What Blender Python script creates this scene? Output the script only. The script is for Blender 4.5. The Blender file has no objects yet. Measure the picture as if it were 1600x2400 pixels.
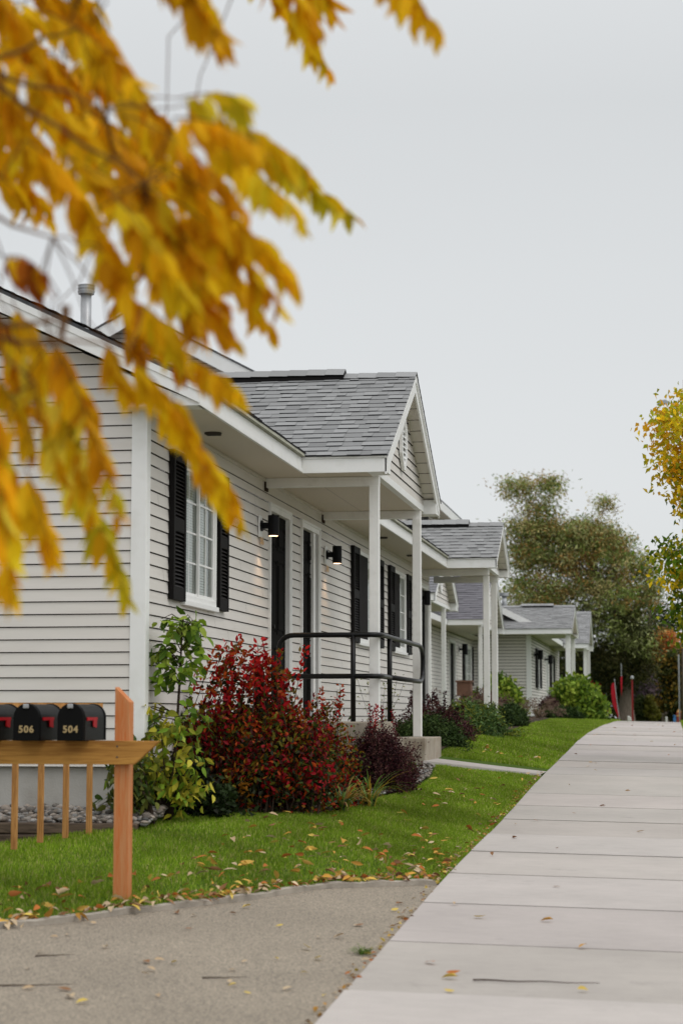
import bpy, math, random
import numpy as np
random.seed(11)
RNG = np.random.default_rng(5)
SC = bpy.context.scene
COL = SC.collection
R = math.radians

# ------------------------------------------------------------------ camera
cam_d = bpy.data.cameras.new('camera'); cam = bpy.data.objects.new('camera', cam_d); COL.objects.link(cam)
cam_d.sensor_fit = 'HORIZONTAL'; cam_d.sensor_width = 24.0; cam_d.lens = 70.0
cam_d.clip_start = 0.05; cam_d.clip_end = 3000
cam.location = (0, 0, 0)
cam.rotation_euler = (R(90 + 5.872), 0, R(9.404))
cam_d.dof.use_dof = True; cam_d.dof.focus_distance = 20.5; cam_d.dof.aperture_fstop = 2.9
SC.camera = cam

# ------------------------------------------------------------------ world, sun, exposure
SUN_EL, SUN_ROT = R(52), R(120)
w = bpy.data.worlds.new('World'); SC.world = w; w.use_nodes = True
nt = w.node_tree; nt.nodes.clear()
def wn(t): return nt.nodes.new(t)
out = wn('ShaderNodeOutputWorld')
sky = wn('ShaderNodeTexSky'); sky.sky_type = 'NISHITA'; sky.sun_disc = False
sky.sun_elevation = SUN_EL; sky.sun_rotation = SUN_ROT
hs = wn('ShaderNodeHueSaturation'); hs.inputs['Saturation'].default_value = 0.12
bg1 = wn('ShaderNodeBackground'); bg1.inputs['Strength'].default_value = 0.05
tc = wn('ShaderNodeTexCoord'); sx = wn('ShaderNodeSeparateXYZ')
mr = wn('ShaderNodeMapRange'); mr.inputs[1].default_value = 0.30; mr.inputs[2].default_value = 1.0
mr.inputs[3].default_value = 0.0; mr.inputs[4].default_value = 1.0
rp = wn('ShaderNodeValToRGB')
rp.color_ramp.elements[0].color = (0.508, 0.526, 0.533, 1); rp.color_ramp.elements[1].color = (1.42, 1.44, 1.46, 1)
nz = wn('ShaderNodeTexNoise'); nz.inputs['Scale'].default_value = 2.2; nz.inputs['Detail'].default_value = 3
mp = wn('ShaderNodeMapping'); mp.inputs['Scale'].default_value = (1, 1, 3)
nr = wn('ShaderNodeMapRange'); nr.inputs[3].default_value = 0.955; nr.inputs[4].default_value = 1.045
vm = wn('ShaderNodeVectorMath'); vm.operation = 'SCALE'
bg2 = wn('ShaderNodeBackground'); bg2.inputs['Strength'].default_value = 0.93
add = wn('ShaderNodeAddShader')
L = nt.links.new
L(sky.outputs[0], hs.inputs['Color']); L(hs.outputs[0], bg1.inputs['Color'])
L(tc.outputs['Generated'], sx.inputs[0]); L(sx.outputs['Z'], mr.inputs[0]); L(mr.outputs[0], rp.inputs[0])
L(tc.outputs['Generated'], mp.inputs[0]); L(mp.outputs[0], nz.inputs[0]); L(nz.outputs[0], nr.inputs[0])
L(rp.outputs[0], vm.inputs[0]); L(nr.outputs[0], vm.inputs['Scale']); L(vm.outputs[0], bg2.inputs['Color'])
L(bg1.outputs[0], add.inputs[0]); L(bg2.outputs[0], add.inputs[1]); L(add.outputs[0], out.inputs[0])
sd = bpy.data.lights.new('sun', 'SUN'); sd.energy = 0.7; sd.angle = R(30); sd.color = (1.0, 0.96, 0.9)
so = bpy.data.objects.new('sun', sd); COL.objects.link(so); so.rotation_euler = (R(38), 0, R(60))
so.location = (10, -10, 30)
SC.view_settings.view_transform = 'Standard'; SC.view_settings.look = 'None'
SC.view_settings.exposure = 0.0; SC.view_settings.gamma = 1.0
try:
    SC.cycles.max_bounces = 6; SC.cycles.transparent_max_bounces = 12; SC.cycles.caustics_reflective = False
    SC.cycles.caustics_refractive = False; SC.cycles.use_denoising = True; SC.cycles.sample_clamp_indirect = 4
except Exception: pass

# ------------------------------------------------------------------ materials
def newmat(name):
    m = bpy.data.materials.new(name); m.use_nodes = True
    return m, m.node_tree, m.node_tree.nodes['Principled BSDF']
def mat(name, col, rough=0.6, spec=0.4, metal=0.0, noise=0.0, scale=8.0, bump=0.0, bscale=40.0, stretch=(1, 1, 1), col2=None, dirt=None):
    """plain colour broken up by procedural noise (+ bump)"""
    m, t, b = newmat(name); N = t.nodes.new; K = t.links.new
    b.inputs['Roughness'].default_value = rough; b.inputs['Specular IOR Level'].default_value = spec
    b.inputs['Metallic'].default_value = metal
    co = N('ShaderNodeTexCoord'); mpn = N('ShaderNodeMapping'); mpn.inputs['Scale'].default_value = stretch
    K(co.outputs['Object'], mpn.inputs[0])
    if noise > 0 or col2:
        n1 = N('ShaderNodeTexNoise'); n1.inputs['Scale'].default_value = scale; n1.inputs['Detail'].default_value = 6
        n1.inputs['Roughness'].default_value = 0.65
        K(mpn.outputs[0], n1.inputs[0])
        rr = N('ShaderNodeValToRGB'); rr.color_ramp.elements[0].position = 0.3; rr.color_ramp.elements[1].position = 0.7
        c2 = col2 if col2 else tuple(min(1, c * (1 + noise)) for c in col)
        c1 = col if col2 else tuple(c * (1 - noise) for c in col)
        rr.color_ramp.elements[0].color = (*c1, 1); rr.color_ramp.elements[1].color = (*c2, 1)
        K(n1.outputs[0], rr.inputs[0])
        last = rr.outputs[0]
        if dirt:
            n3 = N('ShaderNodeTexNoise'); n3.inputs['Scale'].default_value = dirt[1]; n3.inputs['Detail'].default_value = 8
            K(mpn.outputs[0], n3.inputs[0])
            r3 = N('ShaderNodeValToRGB'); r3.color_ramp.elements[0].position = 0.52; r3.color_ramp.elements[1].position = 0.72
            r3.color_ramp.elements[0].color = (0, 0, 0, 1); r3.color_ramp.elements[1].color = (dirt[2],) * 3 + (1,)
            K(n3.outputs[0], r3.inputs[0])
            mx = N('ShaderNodeMix'); mx.data_type = 'RGBA'; mx.inputs[7].default_value = (*dirt[0], 1)
            K(r3.outputs[0], mx.inputs[0]); K(last, mx.inputs[6]); last = mx.outputs[2]
        K(last, b.inputs['Base Color'])
    else:
        b.inputs['Base Color'].default_value = (*col, 1)
    if bump > 0:
        n2 = N('ShaderNodeTexNoise'); n2.inputs['Scale'].default_value = bscale; n2.inputs['Detail'].default_value = 8
        K(mpn.outputs[0], n2.inputs[0])
        bp = N('ShaderNodeBump'); bp.inputs['Strength'].default_value = bump; bp.inputs['Distance'].default_value = 0.01
        K(n2.outputs[0], bp.inputs['Height']); K(bp.outputs[0], b.inputs['Normal'])
    return m
def leafmat(name, rough=0.5, trans=0.3, sheen=0.35):
    m, t, b = newmat(name); N = t.nodes.new; K = t.links.new
    a = N('ShaderNodeAttribute'); a.attribute_name = 'Col'
    K(a.outputs['Color'], b.inputs['Base Color']); b.inputs['Roughness'].default_value = rough
    b.inputs['Specular IOR Level'].default_value = sheen * 0.35
    tr = N('ShaderNodeBsdfTranslucent'); K(a.outputs['Color'], tr.inputs['Color'])
    mx = N('ShaderNodeMixShader'); mx.inputs[0].default_value = trans
    K(b.outputs[0], mx.inputs[1]); K(tr.outputs[0], mx.inputs[2]); K(mx.outputs[0], t.nodes['Material Output'].inputs[0])
    return m
def attrmat(name, rough=0.8, bump=0.0, bscale=60, spec=0.3):
    m, t, b = newmat(name); N = t.nodes.new; K = t.links.new
    a = N('ShaderNodeAttribute'); a.attribute_name = 'Col'
    n1 = N('ShaderNodeTexNoise'); n1.inputs['Scale'].default_value = bscale; n1.inputs['Detail'].default_value = 5
    co = N('ShaderNodeTexCoord'); K(co.outputs['Object'], n1.inputs[0])
    mr_ = N('ShaderNodeMapRange'); mr_.inputs[3].default_value = 0.72; mr_.inputs[4].default_value = 1.28
    K(n1.outputs[0], mr_.inputs[0])
    v = N('ShaderNodeVectorMath'); v.operation = 'SCALE'; K(a.outputs['Color'], v.inputs[0]); K(mr_.outputs[0], v.inputs['Scale'])
    K(v.outputs[0], b.inputs['Base Color']); b.inputs['Roughness'].default_value = rough
    b.inputs['Specular IOR Level'].default_value = spec
    if bump:
        bp = N('ShaderNodeBump'); bp.inputs['Strength'].default_value = bump; bp.inputs['Distance'].default_value = 0.004
        K(n1.outputs[0], bp.inputs['Height']); K(bp.outputs[0], b.inputs['Normal'])
    return m
def soffitmat(name, col, axis=1, pitch=0.10):
    """vinyl soffit: narrow pressed grooves"""
    m, t, b = newmat(name); N = t.nodes.new; K = t.links.new
    co = N('ShaderNodeNewGeometry'); s = N('ShaderNodeSeparateXYZ'); K(co.outputs['Position'], s.inputs[0])
    d = N('ShaderNodeMath'); d.operation = 'DIVIDE'; d.inputs[1].default_value = pitch; K(s.outputs[axis], d.inputs[0])
    f = N('ShaderNodeMath'); f.operation = 'FRACT'; K(d.outputs[0], f.inputs[0])
    r_ = N('ShaderNodeValToRGB'); e = r_.color_ramp.elements; e[0].position = 0.0; e[1].position = 0.10
    e[0].color = (0.25,) * 3 + (1,); e[1].color = (1, 1, 1, 1)
    K(f.outputs[0], r_.inputs[0])
    mx = N('ShaderNodeMix'); mx.data_type = 'RGBA'; mx.inputs[6].default_value = tuple(c * 0.40 for c in col) + (1,)
    mx.inputs[7].default_value = (*col, 1); K(r_.outputs[0], mx.inputs[0]); K(mx.outputs[2], b.inputs['Base Color'])
    bp = N('ShaderNodeBump'); bp.inputs['Distance'].default_value = 0.006; K(r_.outputs[0], bp.inputs['Height']); K(bp.outputs[0], b.inputs['Normal'])
    b.inputs['Roughness'].default_value = 0.5
    return m
def woodmat(name, c1, c2, axis='Z', scale=1.0):
    m, t, b = newmat(name); N = t.nodes.new; K = t.links.new
    co = N('ShaderNodeTexCoord'); mpn = N('ShaderNodeMapping')
    st = {'Z': (14, 14, 0.9), 'X': (0.9, 14, 14), 'Y': (14, 0.9, 14)}[axis]
    mpn.inputs['Scale'].default_value = tuple(s * scale for s in st); K(co.outputs['Object'], mpn.inputs[0])
    n0 = N('ShaderNodeTexNoise'); n0.inputs['Scale'].default_value = 1.2; n0.inputs['Detail'].default_value = 4; K(mpn.outputs[0], n0.inputs[0])
    wv = N('ShaderNodeTexNoise'); wv.inputs['Scale'].default_value = 4.5; wv.inputs['Detail'].default_value = 8; wv.inputs['Distortion'].default_value = 1.6
    K(mpn.outputs[0], wv.inputs[0])
    r_ = N('ShaderNodeValToRGB'); r_.color_ramp.elements[0].position = 0.32; r_.color_ramp.elements[1].position = 0.68
    r_.color_ramp.elements[0].color = (*c1, 1); r_.color_ramp.elements[1].color = (*c2, 1)
    am = N('ShaderNodeMath'); am.operation = 'ADD'; am.use_clamp = True
    sc = N('ShaderNodeMath'); sc.operation = 'MULTIPLY'; sc.inputs[1].default_value = 0.45; K(n0.outputs[0], sc.inputs[0])
    s2 = N('ShaderNodeMath'); s2.operation = 'MULTIPLY'; s2.inputs[1].default_value = 0.58; K(wv.outputs[0], s2.inputs[0])
    K(sc.outputs[0], am.inputs[0]); K(s2.outputs[0], am.inputs[1]); K(am.outputs[0], r_.inputs[0]); K(r_.outputs[0], b.inputs['Base Color'])
    b.inputs['Roughness'].default_value = 0.7; b.inputs['Specular IOR Level'].default_value = 0.25
    bp = N('ShaderNodeBump'); bp.inputs['Strength'].default_value = 0.35; bp.inputs['Distance'].default_value = 0.003
    K(wv.outputs[0], bp.inputs['Height']); K(bp.outputs[0], b.inputs['Normal'])
    return m
def glassmat(name):
    m, t, b = newmat(name); N = t.nodes.new; K = t.links.new
    t.nodes.remove(b)
    tr = N('ShaderNodeBsdfTransparent'); tr.inputs[0].default_value = (0.85, 0.90, 0.86, 1)
    gl = N('ShaderNodeBsdfGlossy'); gl.inputs['Roughness'].default_value = 0.03; gl.inputs[0].default_value = (0.9, 0.92, 0.9, 1)
    fr = N('ShaderNodeFresnel'); fr.inputs[0].default_value = 1.5
    a = N('ShaderNodeMath'); a.operation = 'MULTIPLY_ADD'; a.inputs[1].default_value = 1.0; a.inputs[2].default_value = 0.05; K(fr.outputs[0], a.inputs[0])
    mx = N('ShaderNodeMixShader'); K(a.outputs[0], mx.inputs[0]); K(tr.outputs[0], mx.inputs[1]); K(gl.outputs[0], mx.inputs[2])
    K(mx.outputs[0], t.nodes['Material Output'].inputs[0])
    return m
def emitmat(name, col, s):
    m, t, b = newmat(name); b.inputs['Base Color'].default_value = (*col, 1)
    b.inputs['Emission Color'].default_value = (*col, 1); b.inputs['Emission Strength'].default_value = s
    return m

M = {}
M['siding'] = mat('vinyl_siding', (0.70, 0.665, 0.62), 0.5, 0.35, noise=0.035, scale=1.5, bump=0.10, bscale=30, stretch=(1, 1, 9), dirt=((0.50, 0.45, 0.38), 1.1, 0.22))
M['siding_gap'] = mat('siding_gap', (0.055, 0.038, 0.027), 0.9, 0.05)  # dirt plus the shade under each lap, both put into this colour
M['trim'] = mat('white_trim', (0.86, 0.86, 0.845), 0.42, 0.4, noise=0.03, scale=3, bump=0.04, bscale=20, dirt=((0.62, 0.61, 0.56), 6, 0.3))
M['post'] = mat('white_post', (0.85, 0.845, 0.82), 0.5, 0.35, noise=0.03, scale=4, bump=0.05, bscale=25, dirt=((0.62, 0.60, 0.55), 9, 0.3))
M['soffit'] = soffitmat('vinyl_soffit', (0.70, 0.62, 0.51), 1, 0.075)
M['gsoffit'] = mat('gable_soffit', (0.74, 0.70, 0.63), 0.5, noise=0.03)
M['gutter'] = mat('mossy_edge', (0.24, 0.245, 0.175), 0.7, noise=0.3, scale=9, col2=(0.44, 0.43, 0.36), stretch=(1, 0.5, 1))
M['shingle'] = attrmat('asphalt_shingle', 0.93, 0.5, 230, 0.15)
M['roofsheet'] = mat('roof_sheet', (0.11, 0.113, 0.12), 0.95, 0.1, noise=0.35, scale=14, bump=0.3, bscale=90)
M['black'] = mat('black_vinyl', (0.008, 0.007, 0.007), 0.65, 0.12, noise=0.2, scale=12)
M['louver'] = mat('shutter_louver', (0.030, 0.027, 0.027), 0.5, 0.3, noise=0.15, scale=12)
M['door'] = mat('black_door', (0.007, 0.0065, 0.006), 0.75, 0.05, noise=0.15, scale=5)
M['railing'] = mat('black_pipe', (0.004, 0.004, 0.0045), 0.35, 0.25, noise=0.3, scale=20, bump=0.05, bscale=60)
M['lampblack'] = mat('lamp_black', (0.004, 0.004, 0.0045), 0.5, 0.15)
M['glow'] = emitmat('lamp_glow', (1.0, 0.62, 0.36), 4.0)
M['brass'] = mat('gold_numeral', (0.62, 0.43, 0.22), 0.4, 0.5, metal=0.3)
M['goldpaint'] = mat('gold_sticker', (0.42, 0.31, 0.15), 0.5, 0.4)
M['glass'] = glassmat('window_glass')
M['darkpane'] = mat('dark_pane', (0.020, 0.018, 0.018), 0.8, 0.08)
M['blind'] = mat('window_blind', (0.80, 0.83, 0.77), 0.6, 0.3, noise=0.05)
M['curtain'] = mat('curtain', (0.42, 0.44, 0.38), 0.8, 0.2, noise=0.2, scale=3, stretch=(6, 6, 0.5))
M['conc_found'] = mat('foundation_concrete', (0.43, 0.415, 0.385), 0.85, 0.2, noise=0.07, scale=3, bump=0.25, bscale=60, dirt=((0.26, 0.23, 0.19), 4, 0.4))
M['conc_step'] = mat('step_concrete', (0.36, 0.315, 0.255), 0.88, 0.2, noise=0.16, scale=5, bump=0.4, bscale=70, dirt=((0.24, 0.17, 0.12), 7, 0.6))
M['walk'] = mat('walk_concrete', (0.42, 0.385, 0.36), 0.8, 0.2, noise=0.05, scale=1.3, bump=0.22, bscale=150, dirt=((0.36, 0.33, 0.30), 2.2, 0.5))
M['joint'] = mat('walk_joint', (0.045, 0.036, 0.028), 0.9, 0.1, noise=0.3, scale=9)
M['kerb'] = mat('kerb_concrete', (0.36, 0.32, 0.27), 0.85, 0.2, noise=0.2, scale=6, bump=0.5, bscale=60, dirt=((0.10, 0.085, 0.07), 5, 0.7))
M['soil'] = mat('soil', (0.035, 0.027, 0.019), 0.95, 0.1, noise=0.5, scale=30, bump=0.8, bscale=90, col2=(0.075, 0.055, 0.038))
M['turf'] = mat('turf_base', (0.055, 0.095, 0.010), 0.95, 0.1, noise=0.3, scale=10, bump=0.6, bscale=90)
M['grass'] = leafmat('grass_blades', 0.5, 0.3, 0.3)
M['leaf'] = leafmat('leaf', 0.5, 0.28, 0.35)
M['needle'] = leafmat('needle', 0.6, 0.1, 0.25)
M['yleaf'] = leafmat('golden_leaf', 0.5, 0.45, 0.2)
M['dryleaf'] = leafmat('fallen_leaf', 0.65, 0.15, 0.25)
M['bark'] = mat('bark', (0.085, 0.066, 0.052), 0.95, 0.1, noise=0.4, scale=6, bump=1.0, bscale=10, stretch=(5, 5, 0.8), col2=(0.23, 0.185, 0.15))
M['twig'] = mat('twig', (0.05, 0.032, 0.024), 0.85, 0.2, noise=0.3)
M['gtwig'] = mat('golden_twig', (0.16, 0.075, 0.025), 0.8, 0.1, noise=0.3)
M['stem'] = mat('shrub_stem', (0.045, 0.03, 0.02), 0.85, 0.2, noise=0.3)
M['post_wood'] = woodmat('orange_stained_post', (0.52, 0.125, 0.020), (0.54, 0.27, 0.12), 'Z')
M['beam_wood'] = woodmat('treated_beam', (0.22, 0.085, 0.014), (0.58, 0.30, 0.07), 'X', 0.8)
M['stake_wood'] = woodmat('baluster_wood', (0.26, 0.105, 0.025), (0.62, 0.32, 0.11), 'Z', 1.3)
M['timber'] = woodmat('old_timber', (0.022, 0.015, 0.010), (0.17, 0.12, 0.085), 'X', 0.8)
M['mailbox'] = mat('mailbox_black', (0.003, 0.003, 0.0035), 0.42, 0.12, noise=0.2, scale=30, bump=0.12, bscale=140)
M['mailfront'] = mat('mailbox_front', (0.003, 0.003, 0.003), 0.6, 0.12)
M['red'] = mat('red_flag', (0.42, 0.005, 0.012), 0.5, 0.2)
M['redcloth'] = mat('red_cloth', (0.42, 0.006, 0.018), 0.7, 0.3, noise=0.2, scale=2)
M['redpaint'] = mat('red_paint', (0.24, 0.012, 0.012), 0.5, 0.4)
M['hydrant'] = mat('hydrant_red', (0.36, 0.03, 0.03), 0.5, 0.4, noise=0.2)
M['hydcap'] = mat('hydrant_cap', (0.62, 0.33, 0.10), 0.5, 0.4)
M['white'] = mat('white_paint', (0.68, 0.66, 0.63), 0.5, 0.4, noise=0.05)
M['blue'] = mat('blue_plastic', (0.05, 0.18, 0.42), 0.5, 0.4)
M['card'] = mat('terracotta', (0.17, 0.09, 0.06), 0.8, 0.2, noise=0.15)
M['galv'] = mat('galvanised', (0.40, 0.41, 0.42), 0.4, 0.5, metal=0.5, noise=0.15, scale=5)
M['vent'] = mat('vent_grille', (0.07, 0.06, 0.05), 0.7)
M['wire'] = mat('wire', (0.12, 0.12, 0.12), 0.6)
M['pebble'] = attrmat('pebble', 0.75, 0.2, 60)
def _walk():
    m, t, b = newmat('walk_concrete'); N = t.nodes.new; K = t.links.new
    a = N('ShaderNodeAttribute'); a.attribute_name = 'Col'; co = N('ShaderNodeTexCoord')
    def noise(sc, de=6, st=(1, 1, 1), ro=0.6):
        mp_ = N('ShaderNodeMapping'); mp_.inputs['Scale'].default_value = st; K(co.outputs['Object'], mp_.inputs[0])
        n = N('ShaderNodeTexNoise'); n.inputs['Scale'].default_value = sc; n.inputs['Detail'].default_value = de; n.inputs['Roughness'].default_value = ro; K(mp_.outputs[0], n.inputs[0]); return n.outputs[0]
    def rng_(src, lo, hi, a0=0.3, a1=0.7):
        r_ = N('ShaderNodeMapRange'); r_.inputs[1].default_value = a0; r_.inputs[2].default_value = a1; r_.inputs[3].default_value = lo; r_.inputs[4].default_value = hi; K(src, r_.inputs[0]); return r_.outputs[0]
    def mul(x, y):
        q = N('ShaderNodeMath'); q.operation = 'MULTIPLY'; K(x, q.inputs[0]); K(y, q.inputs[1]); return q.outputs[0]
    f = mul(rng_(noise(0.9, 7), 0.90, 1.08), rng_(noise(5, 8, (1, 2.5, 1), .75), 0.93, 1.05))
    f = mul(f, rng_(noise(3.2, 9, (1, 1, 1), .7), 1.0, 0.80, 0.60, 0.74)); f = mul(f, rng_(noise(260, 2), 0.94, 1.06))
    v = N('ShaderNodeVectorMath'); v.operation = 'SCALE'; K(a.outputs['Color'], v.inputs[0]); K(f, v.inputs['Scale']); K(v.outputs[0], b.inputs['Base Color'])
    b.inputs['Roughness'].default_value = 0.8; b.inputs['Specular IOR Level'].default_value = 0.2
    bp = N('ShaderNodeBump'); bp.inputs['Strength'].default_value = 0.35; bp.inputs['Distance'].default_value = 0.003; K(noise(90, 6, (1, 14, 1)), bp.inputs['Height']); K(bp.outputs[0], b.inputs['Normal'])
    return m
M['walk'] = _walk()
def _asphalt():
    m, t, b = newmat('asphalt'); N = t.nodes.new; K = t.links.new
    co = N('ShaderNodeTexCoord')
    v = N('ShaderNodeTexVoronoi'); v.inputs['Scale'].default_value = 150; K(co.outputs['Object'], v.inputs[0])
    n = N('ShaderNodeTexNoise'); n.inputs['Scale'].default_value = 1.4; n.inputs['Detail'].default_value = 5; K(co.outputs['Object'], n.inputs[0])
    r_ = N('ShaderNodeValToRGB'); e = r_.color_ramp.elements; e[0].position = 0.0; e[1].position = 1.0
    e[0].color = (0.12, 0.103, 0.080, 1); e[1].color = (0.39, 0.325, 0.245, 1)
    s = N('ShaderNodeSeparateColor'); K(v.outputs['Color'], s.inputs[0]); K(s.outputs[0], r_.inputs[0])
    mr_ = N('ShaderNodeMapRange'); mr_.inputs[3].default_value = 0.78; mr_.inputs[4].default_value = 1.2; K(n.outputs[0], mr_.inputs[0])
    sc = N('ShaderNodeVectorMath'); sc.operation = 'SCALE'; K(r_.outputs[0], sc.inputs[0]); K(mr_.outputs[0], sc.inputs['Scale'])
    K(sc.outputs[0], b.inputs['Base Color']); b.inputs['Roughness'].default_value = 0.85
    bp = N('ShaderNodeBump'); bp.inputs['Strength'].default_value = 0.6; bp.inputs['Distance'].default_value = 0.004
    K(v.outputs['Distance'], bp.inputs['Height']); K(bp.outputs[0], b.inputs['Normal'])
    return m
M['asphalt'] = _asphalt()

# ------------------------------------------------------------------ mesh helpers
class MB:
    def __init__(s): s.v = []; s.f = []; s.c = []; s.mi = []
    def poly(s, pts, col=None, mi=0):
        n = len(s.v); s.v.extend([tuple(p) for p in pts]); s.f.append(tuple(range(n, n + len(pts)))); s.c.append(col); s.mi.append(mi)
    def box(s, x0, x1, y0, y1, z0, z1, col=None, mi=0):
        if x0 > x1: x0, x1 = x1, x0
        if y0 > y1: y0, y1 = y1, y0
        if z0 > z1: z0, z1 = z1, z0
        n = len(s.v)
        s.v += [(x0, y0, z0), (x1, y0, z0), (x1, y1, z0), (x0, y1, z0), (x0, y0, z1), (x1, y0, z1), (x1, y1, z1), (x0, y1, z1)]
        for q in ((0, 3, 2, 1), (4, 5, 6, 7), (0, 1, 5, 4), (1, 2, 6, 5), (2, 3, 7, 6), (3, 0, 4, 7)):
            s.f.append(tuple(n + i for i in q)); s.c.append(col); s.mi.append(mi)
        return s
    def prism(s, pts, vec, col=None, mi=0):
        n = len(s.v); k = len(pts); vx, vy, vz = vec
        s.v += [tuple(p) for p in pts] + [(p[0] + vx, p[1] + vy, p[2] + vz) for p in pts]
        s.f.append(tuple(n + i for i in reversed(range(k)))); s.f.append(tuple(n + k + i for i in range(k)))
        s.c += [col] * 2; s.mi += [mi] * 2
        for i in range(k):
            j = (i + 1) % k; s.f.append((n + i, n + j, n + k + j, n + k + i)); s.c.append(col); s.mi.append(mi)
        return s
    def tube(s, path, r, seg=8, caps=True):
        P_ = [np.array(p, float) for p in path]; n0 = len(s.v); k = len(P_)
        rr = r if hasattr(r, '__len__') else [r] * k
        up = np.array([0.0, 0.0, 1.0])
        prev = None
        for i, p in enumerate(P_):
            d = P_[min(i + 1, k - 1)] - P_[max(i - 1, 0)]; d = d / (np.linalg.norm(d) + 1e-9)
            if prev is None:
                a = np.cross(d, up)
                if np.linalg.norm(a) < 0.05: a = np.cross(d, np.array([1.0, 0, 0]))
            else:
                a = prev - d * (prev @ d)
            a /= np.linalg.norm(a) + 1e-9; prev = a; b = np.cross(d, a)
            for j in range(seg):
                t = 2 * math.pi * j / seg
                s.v.append(tuple(p + rr[i] * (a * math.cos(t) + b * math.sin(t))))
        for i in range(k - 1):
            for j in range(seg):
                a0 = n0 + i * seg + j; a1 = n0 + i * seg + (j + 1) % seg
                s.f.append((a0, a1, a1 + seg, a0 + seg)); s.c.append(None); s.mi.append(0)
        if caps:
            s.f.append(tuple(n0 + j for j in reversed(range(seg)))); s.f.append(tuple(n0 + (k - 1) * seg + j for j in range(seg)))
            s.c += [None] * 2; s.mi += [0] * 2
        return s
    def build(s, name, mats, parent=None, org=(0, 0, 0), smooth=False, bevel=0.0):
        me = bpy.data.meshes.new(name)
        me.from_pydata([(x - org[0], y - org[1], z - org[2]) for x, y, z in s.v], [], s.f)
        if not isinstance(mats, (list, tuple)): mats = [mats]
        for m in mats: me.materials.append(m)
        if len(mats) > 1:
            for p, i in zip(me.polygons, s.mi): p.material_index = i
        if any(c is not None for c in s.c):
            ca = me.color_attributes.new('Col', 'FLOAT_COLOR', 'CORNER'); arr = []
            for p, c in zip(me.polygons, s.c):
                arr.extend(list((c or (0.1, 0.1, 0.1))) + [1.0]) if False else arr.extend((list(c or (0.1, 0.1, 0.1)) + [1.0]) * p.loop_total)
            ca.data.foreach_set('color', arr)
        if smooth:
            for p in me.polygons: p.use_smooth = True
        me.update()
        o = bpy.data.objects.new(name, me); COL.objects.link(o)
        if parent is not None: o.parent = parent
        if bevel:
            bv = o.modifiers.new('bevel', 'BEVEL'); bv.width = bevel; bv.segments = 2; bv.limit_method = 'ANGLE'
        return o
def npmesh(name, V, F, C, m, parent=None, org=(0, 0, 0), smooth=False):
    """V (n,3), F (k,3|4), C (k,3) per-face colours"""
    V = np.asarray(V, dtype=np.float32) - np.array(org, dtype=np.float32)
    F = np.asarray(F, dtype=np.int32); k, q = F.shape
    me = bpy.data.meshes.new(name); me.vertices.add(len(V)); me.vertices.foreach_set('co', V.ravel())
    me.loops.add(k * q); me.loops.foreach_set('vertex_index', F.ravel())
    me.polygons.add(k); me.polygons.foreach_set('loop_start', np.arange(0, k * q, q, dtype=np.int32))
    try: me.polygons.foreach_set('loop_total', np.full(k, q, dtype=np.int32))
    except Exception: pass
    me.materials.append(m)
    if C is not None:
        ca = me.color_attributes.new('Col', 'FLOAT_COLOR', 'CORNER')
        c4 = np.ones((k, q, 4), dtype=np.float32); c4[:, :, :3] = np.asarray(C, dtype=np.float32)[:, None, :]
        ca.data.foreach_set('color', c4.ravel())
    if smooth: me.polygons.foreach_set('use_smooth', np.ones(k, dtype=bool))
    me.update(calc_edges=True); me.validate()
    o = bpy.data.objects.new(name, me); COL.objects.link(o)
    if parent is not None: o.parent = parent
    return o
def tag(o, label, cat, group=None, kind=None):
    o['label'] = label
    if cat: o['category'] = cat
    if group: o['group'] = group
    if kind: o['kind'] = kind
    return o
class Thing:
    def __init__(s, name, loc, label, cat, group=None):
        s.o = bpy.data.objects.new(name, None); COL.objects.link(s.o); s.o.location = loc; s.loc = loc
        s.o.empty_display_size = 0.2
        tag(s.o, label, cat, group)
    def part(s, name, mb, m, parent=None, smooth=False, bevel=0.0, label=None):
        o = mb.build(name, m, parent or s.o, s.loc, smooth, bevel)
        if label: o['label'] = label
        return o
    def np(s, name, V, F, C, m, parent=None): return npmesh(name, V, F, C, m, parent or s.o, s.loc)
    def text(s, name, body, size, loc, rot, m, parent=None, depth=0.003):
        cu = bpy.data.curves.new(name, 'FONT'); cu.body = body; cu.size = size; cu.extrude = depth
        cu.align_x = 'CENTER'; cu.align_y = 'CENTER'; cu.space_character = 1.15; cu.offset = 0.0015
        cu.materials.append(m)
        tmp = bpy.data.objects.new('tmp', cu); COL.objects.link(tmp); bpy.context.view_layer.update()
        me = bpy.data.meshes.new_from_object(tmp.evaluated_get(bpy.context.evaluated_depsgraph_get())); bpy.data.objects.remove(tmp)
        me.name = name; o = bpy.data.objects.new(name, me); COL.objects.link(o); o.parent = parent or s.o
        o.location = tuple(a - b for a, b in zip(loc, s.loc)); o.rotation_euler = rot
        return o
def struct(name, o, label=None):
    o['kind'] = 'structure'
    if label: o['label'] = label
    return o

# ------------------------------------------------------------------ terrain
ZY = [0, 5, 8.87, 11.0, 13.2, 15.1, 17.4, 19.5, 22.0, 24.3, 26.7, 28.9, 31.1, 35.2, 39.1, 45.8, 52.5, 58, 66, 80, 100, 200, 600, 2000]
ZV = [-1.72, -1.54, -1.348, -1.25, -1.14, -1.065, -1.00, -0.925, -0.82, -0.715, -0.64, -0.575, -0.49, -0.36, -0.28, -0.198, -0.150, -0.125, -0.125, -0.16, -0.30, -1.5, -6, -14]
_yy = np.arange(-40, 2100, 0.25); _zz = np.interp(_yy, ZY, ZV)
_zz[_yy < 0] = -1.72 + 0.03 * _yy[_yy < 0]
_k = np.ones(11) / 11; _zs = np.convolve(np.pad(_zz, 5, mode='edge'), _k, mode='valid')
def zw(y): return np.interp(y, _yy, _zs)
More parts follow.
